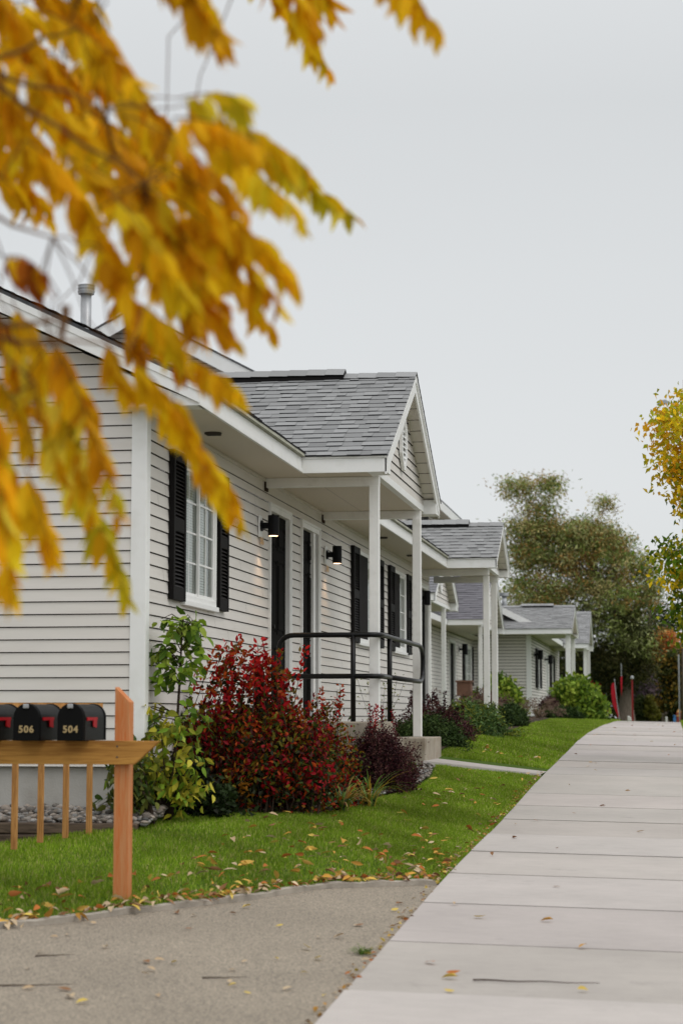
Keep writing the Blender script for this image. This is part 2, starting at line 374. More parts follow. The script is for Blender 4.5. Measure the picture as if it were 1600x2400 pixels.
# driveway edge curve (the strip between lawn and asphalt)
CURB = [(-6.2, 9.49), (-4.0, 10.26), (-3.7, 10.75), (-3.44, 11.05), (-3.2, 11.5), (-2.96, 11.87), (-2.64, 12.37), (-2.29, 13.1), (-1.9, 13.41), (-1.59, 13.64)]
cxs = np.array([c[0] for c in CURB]); cys = np.array([c[1] for c in CURB])
def curb_y(x): return np.interp(x, cxs, cys)
def G(x, y):
    d = np.clip(-1.58 - np.asarray(x, float), 0, 3.2)
    yy = np.asarray(y, float)
    near_ = np.clip((yy - 12.2) / 2.8, 0, 1); far_ = np.clip((yy - 27.0) / 9.0, 0, 1)
    k1 = 0.085 + (0.075 * near_ + 0.09 * np.clip((yy - 18.0) / 4.0, 0, 1)) * (1 - far_) - 0.02 * far_
    rise = k1 * np.minimum(d, 1.5) + 0.02 * np.clip(d - 1.5, 0, 2)
    kb = np.clip((yy - np.interp(x, [c[0] for c in CURB], [c[1] for c in CURB])) / 0.9, 0.25, 1)
    rise = rise * kb + 0.05 * np.clip(d, 0, 1.5) * (1 - kb) - 0.13 * np.clip(-4.1 - np.asarray(x, float), 0, 1.5) * np.clip((yy - 12.3) / 1.5, 0, 1) * np.clip((15.5 - yy) / 0.5, 0, 1)
    side = -0.02 * np.clip(np.asarray(x, float) + 1.58, 0, 3)
    return zw(yy) + rise + side
WX0, WX1 = -1.58, 0.20

def grid(name, xs, ys, zf, m, label=None, keep=None):
    xs = np.asarray(xs); ys = np.asarray(ys); X, Y = np.meshgrid(xs, ys); Z = zf(X, Y)
    V = np.stack([X, Y, Z], -1).reshape(-1, 3); nx = len(xs); F = []
    for j in range(len(ys) - 1):
        for i in range(nx - 1):
            if keep and not keep(0.5 * (xs[i] + xs[i + 1]), 0.5 * (ys[j] + ys[j + 1])): continue
            a = j * nx + i; F.append((a, a + 1, a + nx + 1, a + nx))
    o = npmesh(name, V, F, None, m, smooth=True)
    return struct(name, o, label)
ys_all = np.concatenate([np.arange(-30, 5, 5), np.arange(5, 60, 0.5), np.arange(60, 120, 3), np.arange(120, 400, 20), np.arange(400, 2001, 200)])
xs_all = np.concatenate([np.arange(-1500, -100, 200), np.arange(-100, -20, 10), np.arange(-20, -6, 1.0), np.arange(-6, 4, 0.25), np.arange(4, 20, 2), np.arange(20, 100, 10), np.arange(100, 1501, 200)])
grid('ground', xs_all, ys_all, lambda X, Y: G(X, Y) - 0.10 - 0.5 * np.clip((14.4 - Y) / 1.0, 0, 1), M['soil'], 'bare dark soil under and around the lawns')
# lawn sheet: everything left of the walk, beyond the kerb strip
def lawn_patch(name, x0, x1, y0, y1, label):
    n = 60; k = max(8, int((y1 - y0) / 0.4)); xs = np.linspace(x0, x1, n)
    V = []; F = []
    for j in range(k + 1):
        for i in range(n):
            ya = max(y0, curb_y(xs[i]) + 0.05) if y0 < 14 else y0
            y = ya + (y1 - ya) * j / k
            V.append((xs[i], y, float(G(xs[i], y)) - 0.012))
    for j in range(k):
        for i in range(n - 1):
            a = j * n + i; F.append((a, a + 1, a + n + 1, a + n))
    return struct(name, npmesh(name, V, F, None, M['turf'], smooth=True), label)
lawn_patch('lawn', -6.2, WX0, 8, 60, 'green lawn strip between the walk and the houses')
struct('road', npmesh('road', [(4.2, -30, -2.6), (12, -30, -2.7), (12, 20, -1.15), (4.2, 20, -1.05), (12, 60, -0.45), (4.2, 60, -0.35), (12, 200, -1.9), (4.2, 200, -1.8)], [(0, 1, 2, 3), (3, 2, 4, 5), (5, 4, 6, 7)], None, M['asphalt']), 'asphalt street beyond the grass verge')
grid('verge', np.linspace(WX1, 4.2, 16), np.arange(4, 62, 0.5), lambda X, Y: G(X, Y) - 0.02, M['turf'], 'grass verge right of the concrete walk')
grid('far_lawn', np.linspace(-30, 30, 40), np.arange(60, 140, 2.0), lambda X, Y: G(X, Y) - 0.03, M['turf'], 'lawn beyond the crest of the walk')
# asphalt drive
_n = 60; _xs = np.linspace(-9.0, WX0 - 0.004, _n); V = []; F = []; _kk = 30
for j in range(_kk + 1):
    for i in range(_n):
        ye = float(curb_y(max(_xs[i], -6.2)))
        y = 0.5 + (ye - 0.5) * j / _kk; V.append((_xs[i], y, float(zw(y)) + 0.05 * (-1.58 - _xs[i]) - 0.015))
for j in range(_kk):
    for i in range(_n - 1):
        a = j * _n + i; F.append((a, a + 1, a + _n + 1, a + _n))
struct('driveway', npmesh('driveway', V, F, None, M['asphalt'], smooth=True), 'grey asphalt driveway apron with exposed stone')
# kerb strip along the curve
mb = MB(); pts = [(x, float(np.interp(x, cxs, cys))) for x in np.linspace(-6.2, -1.60, 70)]
for i in range(len(pts) - 1):
    (xa, ya), (xb, yb) = pts[i], pts[i + 1]
    wob = 0.006 * math.sin(i * 1.7); wob2 = 0.006 * math.sin((i + 1) * 1.7)
    za = float(zw(ya)) + 0.05 * (-1.58 - xa); zb = float(zw(yb)) + 0.05 * (-1.58 - xb)
    p = [(xa, ya - 0.01, za - 0.2), (xb, yb - 0.01, zb - 0.2), (xb, yb - 0.01, zb + 0.016 + wob2), (xa, ya - 0.01, za + 0.016 + wob)]
    q = [(xa - 0.03, ya + 0.045, za - 0.2), (xb - 0.03, yb + 0.045, zb - 0.2), (xb - 0.03, yb + 0.045, zb + 0.022 + wob2), (xa - 0.03, ya + 0.045, za + 0.022 + wob)]
    mb.poly(p); mb.poly([q[1], q[0], q[3], q[2]]); mb.poly([p[3], p[2], q[2], q[3]]); mb.poly([p[0], p[3], q[3], q[0]]); mb.poly([p[1], q[1], q[2], p[2]])
struct('kerb', mb.build('kerb', M['kerb']), 'low worn concrete kerb curving between lawn and asphalt')
# sidewalk : slabs 1.52 m long with tooled joints
mb = MB(); jb = MB(); y = 2.05; gap = 0.023
while y < 57:
    y1 = y + 1.52; g = gap * (1.7 if int((y - 2.05) / 1.52 + .5) % 5 == 3 else 1.0)
    tilt = random.uniform(-0.005, 0.005); tn = random.uniform(0.90, 1.05); wc = (0.440 * tn, 0.402 * tn * random.uniform(.985, 1.01), 0.375 * tn * random.uniform(.97, 1.02))
    nseg = 3
    for k in range(nseg):
        a = y + g / 2 + (1.52 - g) * k / nseg; b = y + g / 2 + (1.52 - g) * (k + 1) / nseg
        za, zb = float(zw(a)), float(zw(b)); dx = -0.02 * (WX1 - WX0)
        mb.poly([(WX0, a, za + tilt), (WX1, a, za + dx + tilt), (WX1, b, zb + dx + tilt), (WX0, b, zb + tilt)], wc)
        mb.poly([(WX0, b, zb + tilt), (WX0, b, zb - 0.14), (WX0, a, za - 0.14), (WX0, a, za + tilt)], wc)
        mb.poly([(WX1, a, za + dx + tilt), (WX1, a, za + dx - 0.14), (WX1, b, zb + dx - 0.14), (WX1, b, zb + dx + tilt)])
    for e, s_ in ((y + g / 2, 1), (y1 - g / 2, -1)):
        z = float(zw(e)) + tilt; mb.poly([(WX0, e, z), (WX1, e, z - 0.0356), (WX1, e, z - 0.06), (WX0, e, z - 0.02)], wc)
    ze = float(zw(y1)); jb.poly([(WX0, y1 - g, ze - 0.008), (WX1, y1 - g, ze - 0.044), (WX1, y1 + g, ze - 0.044), (WX0, y1 + g, ze - 0.008)])
    y = y1
sw = mb.build('sidewalk', M['walk']); struct('sidewalk', sw, 'pale concrete walk of square slabs running away over a rise')
struct('walk_joints', jb.build('walk_joints', M['joint']), 'dark joints between the walk slabs')

# entry paths
def entry_path(xa, ya0, ya1, za, xb, yb0, yb1, zb, label):
    mb = MB(); n = 5
    for i in range(n):
        t0, t1 = i / n, (i + 1) / n
        f = lambda t: (xa + (xb - xa) * t, ya0 + (yb0 - ya0) * t, ya1 + (yb1 - ya1) * t, za + (zb - za) * t)
        x0, p0, q0, z0 = f(t0); x1, p1, q1, z1 = f(t1)
        mb.poly([(x0, p0, z0), (x1, p1, z1), (x1, q1, z1), (x0, q0, z0)], (0.42, 0.385, 0.36))
        mb.poly([(x0, p0, z0 - 0.12), (x1, p1, z1 - 0.12), (x1, p1, z1), (x0, p0, z0)], (0.42, 0.385, 0.36))
        mb.poly([(x0, q0, z0), (x1, q1, z1), (x1, q1, z1 - 0.12), (x0, q0, z0 - 0.12)], (0.42, 0.385, 0.36))
    return struct('path', mb.build('path', M['walk']), label)
entry_path(-2.73, 22.0, 23.7, -0.485, -1.585, 24.3, 25.9, -0.69, 'short concrete path from the stone step to the walk')
entry_path(-3.9, 38.0, 38.9, -0.175, -2.0, 38.4, 39.3, -0.265, 'narrow concrete path crossing the lawn further up')
entry_path(-3.6, 52.6, 54.0, -0.04, -2.9, 52.6, 54.0, -0.07, 'far concrete path behind the low dark shrubs')

# ------------------------------------------------------------------ house kit
LAP = 0.1; ZOFF = 0.01
def siding_rows(mb, axis, plane, sgn, a0, a1f, z0, z1, holes=(), a0f=None, gap=0.0085, seams=False):
    """lapped boards. axis 'y': wall in plane x=plane running along y, facing sgn*x. a1f/a0f: limits as functions of z"""
    k0 = math.floor((z0 - ZOFF) / LAP + 1e-6); z = k0 * LAP + ZOFF
    def P3(a, n, zz):
        return (plane + sgn * n, a, zz) if axis == 'y' else (a, plane + sgn * n, zz)
    while z < z1 - 1e-4:
        b = max(z, z0); t = min(z + LAP, z1)
        lo_b = a0f(b) if a0f else a0; hi_b = a1f(b) if callable(a1f) else a1f
        lo_t = a0f(t) if a0f else a0; hi_t = a1f(t) if callable(a1f) else a1f
        if hi_b - lo_b > 0.01:
            segs = [(lo_b, hi_b, lo_t, hi_t)]
            for (h0, h1, hz0, hz1) in holes:
                if b < hz1 - 0.02 and t > hz0 + 0.02:
                    ns = []
                    for (l, h, lt, ht) in segs:
                        if h0 <= l and h1 >= h: continue
                        if h1 <= l or h0 >= h: ns.append((l, h, lt, ht)); continue
                        if h0 > l: ns.append((l, h0, lt, h0))
                        if h1 < h: ns.append((h1, h, h1, ht))
                    segs = ns
            for (l, h, lt, ht) in segs:
                if ht < lt: lt = ht = 0.5 * (lt + ht)
                g = gap
                wv = random.uniform(-0.0008, 0.0008)
                if seams and h - l > 0.5:
                    q_ = l + random.uniform(0.05, 2.6)
                    while q_ < h - 0.1:
                        mb.poly([P3(q_, 0.0150, b + .001), P3(q_ + 0.0028, 0.0150, b + .001), P3(q_ + 0.0028, 0.0052, t - g - .001), P3(q_, 0.0052, t - g - .001)], mi=1); q_ += random.uniform(2.4, 3.6)
                mb.poly([P3(l, 0.014 + wv, b), P3(h, 0.014 + wv, b), P3(ht, 0.004, t - g), P3(lt, 0.004, t - g)])
                mb.poly([P3(l, 0.014, b), P3(l, 0.0, b + 0.003), P3(h, 0.0, b + 0.003), P3(h, 0.014, b)], mi=1)
                mb.poly([P3(lt, 0.004, t - g), P3(ht, 0.004, t - g), P3(ht, -0.006, t - g), P3(lt, -0.006, t - g)], mi=1)
                mb.poly([P3(lt, -0.006, t - g), P3(ht, -0.006, t - g), P3(ht, -0.006, t + 0.004), P3(lt, -0.006, t + 0.004)], mi=1)
        z += LAP
def grey():
    r = random.random(); g = random.uniform(0.235, 0.285) if r < 0.8 else random.uniform(0.21, 0.25)
    return (g * 0.995, g, g * 1.0)
def shingles(mb, O, U, S, N_, width, length, u0f=None, u1f=None, exp=0.132, big=1.05, tone=(1, 1, 1)):
    """tabs on a slope. O origin at eave, U along eave, S up slope, N_ normal (unit vectors)"""
    O, U, S, N_ = (np.array(a, float) for a in (O, U, S, N_))
    n = int(math.ceil(length / exp))
    for r in range(n):
        s0 = r * exp; s1 = min(length, s0 + exp * 1.25)
        lo = u0f(s0) if u0f else 0.0; hi = u1f(s0) if u1f else width
        u = lo - random.uniform(0, 0.2)
        raised = random.random() < .5
        while u < hi:
            wd = random.uniform(0.09, 0.22) * big; a = max(u, lo); b = min(u + wd, hi)
            if b - a > 0.005:
                raised = not raised if random.random() < 0.85 else raised
                h = (0.016 if raised else 0.010) + random.uniform(-0.001, 0.002)
                base = 0.002
                c = grey(); c = tuple(x * t * (1.06 if raised else 0.95) for x, t in zip(c, tone))
                jit = random.uniform(-0.004, 0.004)
                p0 = O + U * a + S * (s0 + jit); p1 = O + U * b + S * (s0 + jit + random.uniform(-.003, .003)); q0 = O + U * a + S * s1; q1 = O + U * b + S * s1
                mb.poly([p0 + N_ * h, p1 + N_ * h, q1 + N_ * (base + 0.001), q0 + N_ * (base + 0.001)], c)
                mb.poly([p0 - N_ * 0.002, p1 - N_ * 0.002, p1 + N_ * h, p0 + N_ * h], (0.03, 0.03, 0.033))  # near-black butt edge: shadow line of each row put into the colour
            u += wd

def window(t, XF, y0, y1, z0, z1, dark_left=False, full=True, parent=None):
    """slider window in a wall facing +x ; y0..y1 outer frame"""
    f = MB(); w_ = 0.05; x1 = XF + 0.034
    f.box(XF - 0.06, x1, y0, y0 + w_, z0, z1); f.box(XF - 0.06, x1, y1 - w_, y1, z0, z1)
    f.box(XF - 0.06, x1, y0 + w_, y1 - w_, z0, z0 + w_); f.box(XF - 0.06, x1, y0 + w_, y1 - w_, z1 - w_, z1)
    o = t.part('window', f, M['trim'], bevel=0.004)
    ym = 0.5 * (y0 + y1)
    s = MB(); sx = XF + 0.002
    for (a, b, xx) in ((y0 + w_, ym + 0.02, sx - 0.018), (ym - 0.02, y1 - w_, sx + 0.004)):
        q = 0.032
        s.box(xx - 0.012, xx + 0.012, a, a + q, z0 + w_, z1 - w_); s.box(xx - 0.012, xx + 0.012, b - q, b, z0 + w_, z1 - w_)
        s.box(xx - 0.012, xx + 0.012, a + q, b - q, z0 + w_, z0 + w_ + q); s.box(xx - 0.012, xx + 0.012, a + q, b - q, z1 - w_ - q, z1 - w_)
        if not (dark_left and a < ym - 0.2):
            h = (z1 - z0 - 2 * w_ - 2 * q); zz = z0 + w_ + q
            for k in range(1, 4): s.box(xx - 0.004, xx + 0.006, a + q, b - q, zz + h * k / 4 - 0.008, zz + h * k / 4 + 0.008)
            yc = 0.5 * (a + b); s.box(xx - 0.003, xx + 0.005, yc - 0.008, yc + 0.008, zz, zz + h)
    t.part('sash', s, M['trim'], o)
    for i, (a, b, xx) in enumerate(((y0 + w_, ym, sx - 0.014), (ym, y1 - w_, sx + 0.0))):
        p = MB(); p.poly([(xx, a, z0 + w_), (xx, b, z0 + w_), (xx, b, z1 - w_), (xx, a, z1 - w_)])
        if dark_left and i == 0:
            xx2 = XF + 0.028; p = MB(); p.box(xx2 - .004, xx2, a, b, z0 + w_, z1 - w_)
            t.part('dark_reflection_pane', p, M['darkpane'], o)  # matte dark sheet: the pane's dark reflection is put into its colour
        else: t.part('pane', p, M['glass'], o)
    bl = MB(); z = z0 + w_
    while z < z1 - w_:
        bl.poly([(XF - 0.032, y0 + w_, z), (XF - 0.032, y1 - w_, z), (XF - 0.040, y1 - w_, z + 0.023), (XF - 0.040, y0 + w_, z + 0.023)]); z += 0.0240
    t.part('blind', bl, M['blind'], o)
    bk = MB().box(XF - 0.14, XF - 0.12, y0, y1, z0, z1); t.part('curtain', bk, M['curtain'], o)
    sl = MB().box(XF + 0.004, XF + 0.055, y0 - 0.03, y1 + 0.02, z0 - 0.045, z0 - 0.002); t.part('sill', sl, M['trim'], o, bevel=0.004)
    return o
def shutter(t, XF, y0, y1, z0, z1):
    f = MB(); x0, x1 = XF + 0.012, XF + 0.060; r_ = 0.05
    f.box(x0, x1, y0, y0 + r_, z0, z1); f.box(x0, x1, y1 - r_, y1, z0, z1)
    zm = 0.5 * (z0 + z1)
    for a, b in ((z0, z0 + 0.11), (zm - 0.055, zm + 0.055), (z1 - 0.09, z1)): f.box(x0, x1 - 0.003, y0 + r_, y1 - r_, a, b)
    f.box(x0, x0 + 0.006, y0 + r_, y1 - r_, z0, z1)
    o = t.part('shutter', f, M['black'], bevel=0.003)
    l = MB()
    for a, b in ((z0 + 0.11, zm - 0.055), (zm + 0.055, z1 - 0.09)):
        n = max(1, int((b - a) / 0.031)); st = (b - a) / n
        for k in range(n):
            z = a + k * st
            l.prism([(x1 - 0.004, y0 + r_, z + 0.001), (x0 + 0.012, y0 + r_, z + st * 0.85), (x0 + 0.006, y0 + r_, z + st * 0.8), (x1 - 0.012, y0 + r_, z)], (0, y1 - y0 - 2 * r_, 0))
    t.part('louver', l, M['louver'], o)
    return o
def door(t, XF, y0, y1, z0, z1, storm=False):
    """y0..y1, z0..z1 opening"""
    tr = MB(); w_ = 0.085
    for a, b in ((y0 - w_, y0), (y1, y1 + w_)):
        tr.box(XF - 0.0, XF + 0.024, a, b, z0, z1 + w_); tr.box(XF + 0.024, XF + 0.034, a if a < y0 - 1e-6 else b - 0.03, (a + 0.03) if a < y0 - 1e-6 else b, z0, z1 + w_)
    tr.box(XF - 0.0, XF + 0.024, y0, y1, z1, z1 + w_); tr.box(XF + 0.024, XF + 0.034, y0 - 0.05, y1 + 0.05, z1 + w_ - 0.03, z1 + w_)
    d = 0.09
    tr.box(XF - d, XF - 0.001, y0 - 0.03, y0, z0, z1 + 0.03); tr.box(XF - d, XF - 0.001, y1, y1 + 0.03, z0, z1 + 0.03); tr.box(XF - d, XF - 0.001, y0, y1, z1, z1 + 0.03)
    s = MB(); xd = XF - 0.028
    s.box(xd - 0.04, xd, y0 + 0.003, y1 - 0.003, z0, z1 - 0.003)
    H = z1 - z0; W = y1 - y0
    for (pa, pb) in ((0.12, 0.46), (0.54, 0.88)):
        for (za, zb) in ((0.08, 0.36), (0.42, 0.78), (0.83, 0.95)):
            a, b, c, e = y0 + pa * W, y0 + pb * W, z0 + za * H, z0 + zb * H
            s.box(xd + 0.0005, xd + 0.008, a, a + 0.018, c, e); s.box(xd + 0.0005, xd + 0.008, b - 0.018, b, c, e)
            s.box(xd + 0.0005, xd + 0.008, a + 0.018, b - 0.018, c, c + 0.018); s.box(xd + 0.0005, xd + 0.008, a + 0.018, b - 0.018, e - 0.018, e)
            s.box(xd + 0.0005, xd + 0.011, a + 0.05, b - 0.05, c + 0.05, e - 0.05)
    o = t.part('door', s, M['door'])
    t.part('door_frame', tr, M['trim'], o, bevel=0.003)
    h = MB(); yk = y0 + 0.08
    h.tube([(xd, yk, z0 + 0.98), (xd + 0.03, yk, z0 + 0.98), (xd + 0.034, yk, z0 + 0.98), (xd + 0.07, yk, z0 + 0.98)], [0.02, 0.012, 0.026, 0.022], 10)
    t.part('deadbolt', MB().tube([(xd, yk, z0 + 1.12), (xd + 0.02, yk, z0 + 1.12)], 0.024, 10), M['lampblack'], o)
    t.part('handle', h, M['lampblack'], o, smooth=True)
    th = MB().box(XF - 0.10, XF + 0.05, y0, y1, z0 - 0.03, z0 + 0.012); t.part('threshold', th, M['galv'], o)
    if storm:
        q = MB(); q.box(XF - 0.027, XF + 0.012, y1 - 0.30, y1 - 0.17, z0, z1 - 0.002); t.part('storm_door', q, M['trim'], o)
    return o
def wall_lamp(t, XF, y, zt, zb, lit=True, s=1.0):
    b = MB(); b.box(XF + 0.014, XF + 0.032, y - 0.065 * s, y + 0.065 * s, zt - 0.22 * s, zt + 0.0)
    o = t.part('wall_lamp', b, M['trim'], bevel=0.004)
    c = MB(); xc = XF + 0.16 * s; r = 0.056 * s
    c.tube([(xc, y, zb), (xc, y, zt)], r, 28)
    t.part('lamp_shade', c, M['lampblack'], o, smooth=False)
    k = MB(); zc = 0.5 * (zt + zb)
    k.tube([(XF + 0.03, y, zc), (XF + 0.05, y, zc)], 0.055 * s, 16); k.box(XF + 0.05, xc - r * 0.9, y - 0.022, y + 0.022, zc - 0.03, zc + 0.03)
    t.part('bracket', k, M['lampblack'], o)
    g = MB(); g.tube([(xc, y, zb - 0.004), (xc, y, zb - 0.001)], r * 0.82, 20)
    t.part('bulb', g, M['glow'] if lit else M['vent'], o)
    if lit:
        ld = bpy.data.lights.new('lamp_light', 'SPOT'); ld.energy = 7.0; ld.color = (1.0, 0.62, 0.34); ld.spot_size = R(95); ld.spot_blend = 0.9; ld.shadow_soft_size = 0.03
        lo = bpy.data.objects.new('lamp_light', ld); COL.objects.link(lo); lo.parent = o
        lo.location = (xc - t.loc[0], y - t.loc[1], zb - 0.012 - t.loc[2])
    return o
def porch_roof(t, XG, ya, yb, ze, zp, XB, shing=True, vent=True, slopem=0.48, xe_main=-3.60, wallx=None, big=1.0, tone=(1, 1, 1), posts=True, ridge_vent=None, zs=2.43, tk=0.16, capend=None):
    """cross gable over a porch. XG street end of the roof, ya..yb eave lines, ze top of eave, zp ridge, XB where it dies into the house roof"""
    ym = 0.5 * (ya + yb); half = ym - ya; rise = zp - ze; Ls = math.hypot(half, rise)
    wx = XG - 0.17 if wallx is None else wallx
    # structural sheet
    r = MB(); th = 0.03
    for s_, y0 in ((1, ya), (-1, yb)):
        xl_e = xe_main - (ze - 2.6) / slopem if XB is None else XB[0]
        xl_r = XB[1] if XB else xe_main - (zp - 2.6) / slopem
        r.prism([(XG, y0, ze), (XG, ym, zp), (xl_r, ym, zp), (xl_e, y0, ze)], (0, 0, -th))
    ro = t.part('roof', r, M['roofsheet'])
    sh = MB()
    for s_, y0 in ((1, ya), (-1, yb)):
        U = (1, 0, 0); S = (0, s_ * half / Ls, rise / Ls); Nn = (0, -s_ * rise / Ls, half / Ls)
        xl_e = XB[0]; xl_r = XB[1]
        over = 0.03
        O = np.array((0, y0, ze)) - np.array(S) * over
        shingles(sh, O, U, S, Nn, 0, Ls + over, u0f=lambda q: xl_e + (xl_r - xl_e) * min(1, q / Ls), u1f=lambda q: XG + 0.02, big=big, tone=tone)
    t.part('shingles', sh, M['shingle'], ro)
    # ridge caps
    rc = MB(); x = XG + 0.02; cl = 0.21
    while x > XB[1]:
        c = grey(); xa = x; xb = x - cl - 0.02
        for s_ in (1, -1):
            rc.poly([(xa, ym, zp + 0.022), (xb, ym, zp + 0.030), (xb, ym + s_ * 0.15, zp + 0.030 - 0.15 * rise / half), (xa, ym + s_ * 0.15, zp + 0.022 - 0.15 * rise / half)], tuple(v * 1.1 for v in c))
        x -= cl
    rcap = t.part('ridge_cap', rc, M['shingle'], ro)
    if ridge_vent:
        a, b = ridge_vent; v = MB(); x = b
        v2 = MB(); v2.prism([(a, ym, zp + 0.03), (a, ym - 0.15, zp - 0.15 * rise / half + 0.012), (a, ym - 0.15, zp - 0.15 * rise / half + 0.05), (a, ym, zp + 0.075), (a, ym + 0.15, zp - 0.15 * rise / half + 0.05), (a, ym + 0.15, zp - 0.15 * rise / half + 0.012)], (b - a, 0, 0))
        t.part('ridge_vent', v2, M['black'], ro)
        while x > a:
            c = grey()
            for s_ in (1, -1):
                v.poly([(x, ym, zp + 0.078), (x - cl, ym, zp + 0.084), (x - cl, ym + s_ * 0.165, zp + 0.078 - 0.165 * rise / half), (x, ym + s_ * 0.165, zp + 0.072 - 0.165 * rise / half)], tuple(q * 1.1 for q in c))
            x -= cl
        t.part('ridge_vent_cap', v, M['shingle'], ro)
    # eave fascia on both sides + drip
    fz0 = zs - 0.0
    for y0, s_ in ((ya, 1), (yb, -1)):
        fb = MB(); fb.box(xe_main + 0.0, XG, y0, y0 + s_ * 0.02, fz0 - 0.02, ze - 0.035)
        fb.box(xe_main + 0.0, XG, y0 - s_ * 0.012, y0 + s_ * 0.015, ze - 0.034, ze - 0.012)
        t.part('fascia', fb, M['trim'], bevel=0.003)
    # rake boards (street end)
    rb = MB(); wv = 0.16 * (1 if half > 1.6 else 0.8)
    for s_, y0 in ((1, ya), (-1, yb)):
        rb.prism([(XG - 0.02, y0, ze - 0.03), (XG - 0.02, ym, zp - 0.03), (XG - 0.02, ym, zp - 0.03 - wv * 1.12), (XG - 0.02, y0 + s_ * wv * 0.0, ze - 0.03 - wv * 1.05)], (0.022, 0, 0))
        rb.prism([(XG + 0.0025, y0, ze - 0.028), (XG + 0.0025, ym, zp - 0.028), (XG + 0.0025, ym, zp - 0.085), (XG + 0.0025, y0, ze - 0.085)], (0.012, 0, 0))
    t.part('rake_board', rb, M['trim'], bevel=0.002)
    # sloped soffit behind the rake
    sf = MB()
    for s_, y0 in ((1, ya), (-1, yb)):
        dz = 0.13
        npan = max(4, int(Ls / 0.2))
        for k in range(npan):
            t0, t1 = k / npan, (k + 1) / npan - 0.0045
            f = lambda q: (y0 + s_ * half * q, ze - dz + rise * q)
            (a, b), (c, d) = f(t0), f(t1)
            sf.poly([(wx, a, b), (XG - 0.02, a, b), (XG - 0.02, c, d), (wx, c, d)])
        (a, b), (c, d) = (y0, ze - dz + 0.006), (ym, zp - dz + 0.006)
        sf.poly([(wx, a, b), (XG - 0.02, a, b), (XG - 0.02, c, d), (wx, c, d)], mi=1)
    t.part('gable_soffit', sf, [M['gsoffit'], M['siding_gap']])
    # boxed eave returns
    for y0, s_ in ((ya, 1), (yb, -1)):
        bx = MB()
        rl = 0.30 if half > 1.6 else 0.2
        a = y0 + s_ * 0.001; b = y0 + s_ * rl
        zb_ = zs - 0.02; bx.prism([(wx + 0.0, a, zb_), (wx, b, zb_), (wx, b, ze - 0.16 + rise * rl / half), (wx, a, ze - 0.16)], (XG - 0.004 - wx, 0, 0))
        t.part('eave_return', bx, M['trim'], bevel=0.004)
    # gable wall
    gw = MB(); a_ = 0.02
    siding_rows(gw, 'y', wx, 1, 0, lambda z: ym + (zp - 0.13 - z) * half / rise, zs + 0.075, zp - 0.2, a0f=lambda z: ym - (zp - 0.13 - z) * half / rise)
    t.part('gable_wall', gw, [M['siding'], M['siding_gap']])
    hd = MB(); hd.box(wx - 0.05, wx + 0.022, ya + 0.03, yb - 0.03, zs - 0.002, zs + 0.075); t.part('gable_trim', hd, M['trim'], bevel=0.003)
    if vent:
        gv = MB(); vz0, vz1 = ze + 0.115, ze + 0.115 + 0.62 * min(1, half / 2.1); hw = 0.22 * min(1, half / 2.1) + 0.0; cz = 0.5 * (vz0 + vz1); hh = 0.5 * (vz1 - vz0)
        def octo(kw, kh, cut): return [(ym - kw * cut, cz - kh), (ym + kw * cut, cz - kh), (ym + kw, cz - kh * 0.45), (ym + kw, cz + kh * 0.45), (ym + kw * cut, cz + kh), (ym - kw * cut, cz + kh), (ym - kw, cz + kh * 0.45), (ym - kw, cz - kh * 0.45)]
        oo = octo(hw, hh, 0.25); ii = octo(hw * 0.68, hh * 0.78, 0.3)
        for k in range(8):
            j = (k + 1) % 8
            p = [oo[k], oo[j], ii[j], ii[k]]
            gv.prism([(wx + 0.018, a, b) for a, b in p], (0.035, 0, 0))
        gvo = t.part('gable_vent', gv, M['trim'])
        bk = MB(); bk.prism([(wx + 0.010, a, b) for a, b in ii], (0.008, 0, 0)); t.part('vent_opening', bk, M['vent'], gvo)
        lv = MB(); nl = 8; z_ = cz - hh * 0.75
        for k in range(nl):
            zc = z_ + k * (hh * 1.5 / nl); fr = abs(zc + hh * 0.09 - cz) / hh
            ww = hw * 0.68 if fr < 0.42 else hw * 0.68 * max(0.3, 1 - (fr - 0.42) * 1.9)
            lv.prism([(wx + 0.045, ym - ww, zc), (wx + 0.022, ym - ww, zc + hh * 0.13), (wx + 0.018, ym - ww, zc + hh * 0.12), (wx + 0.041, ym - ww, zc - 0.002)], (0, 2 * ww, 0))
        t.part('vent_slats', lv, M['trim'], gvo)

def post(t, x, y, z0, z1, w_=0.098):
    b = MB(); b.box(x - w_ / 2, x + w_ / 2, y - w_ / 2, y + w_ / 2, z0, z1); return t.part('porch_post', b, M['post'], bevel=0.006)

# ------------------------------------------------------------------ HOUSE A (near)
XF = -4.10; YC = 15.20; YE = 33.9; Z0 = -0.39; ZS = 2.43
A = Thing('row_house', (XF - 3, YC, -0.75), 'nearest pale row house with a two door gabled porch and black shutters', 'house', 'white clapboard row houses')
openings = [(16.42, 17.60, 0.99, 2.20), (20.00, 21.05, -0.05, 2.13), (21.75, 22.75, -0.05, 2.13), (25.9, 27.6, 1.0, 2.2), (29.4, 30.8, 1.0, 2.2), (33.15 - 0.5, 33.75, -0.05, 2.13)]
D1 = (20.18, 21.2); D2 = (21.98, 23.0)
holes = [(16.44, 17.58, 1.0, 2.19), (D1[0] - 0.02, D1[1] + 0.02, -0.09, 2.14), (D2[0] - 0.02, D2[1] + 0.02, -0.09, 2.14), (25.98, 27.60, 1.0, 2.19), (29.36, 30.70, 1.0, 2.19), (32.72, 33.62, -0.09, 2.14)]
mb = MB()
siding_rows(mb, 'y', XF, 1, YC + 0.10, YE, Z0, ZS - 0.13, holes, seams=True)
slope = 0.482
roofz = lambda x: 2.60 + slope * (-3.60 - x)
XR = -8.2
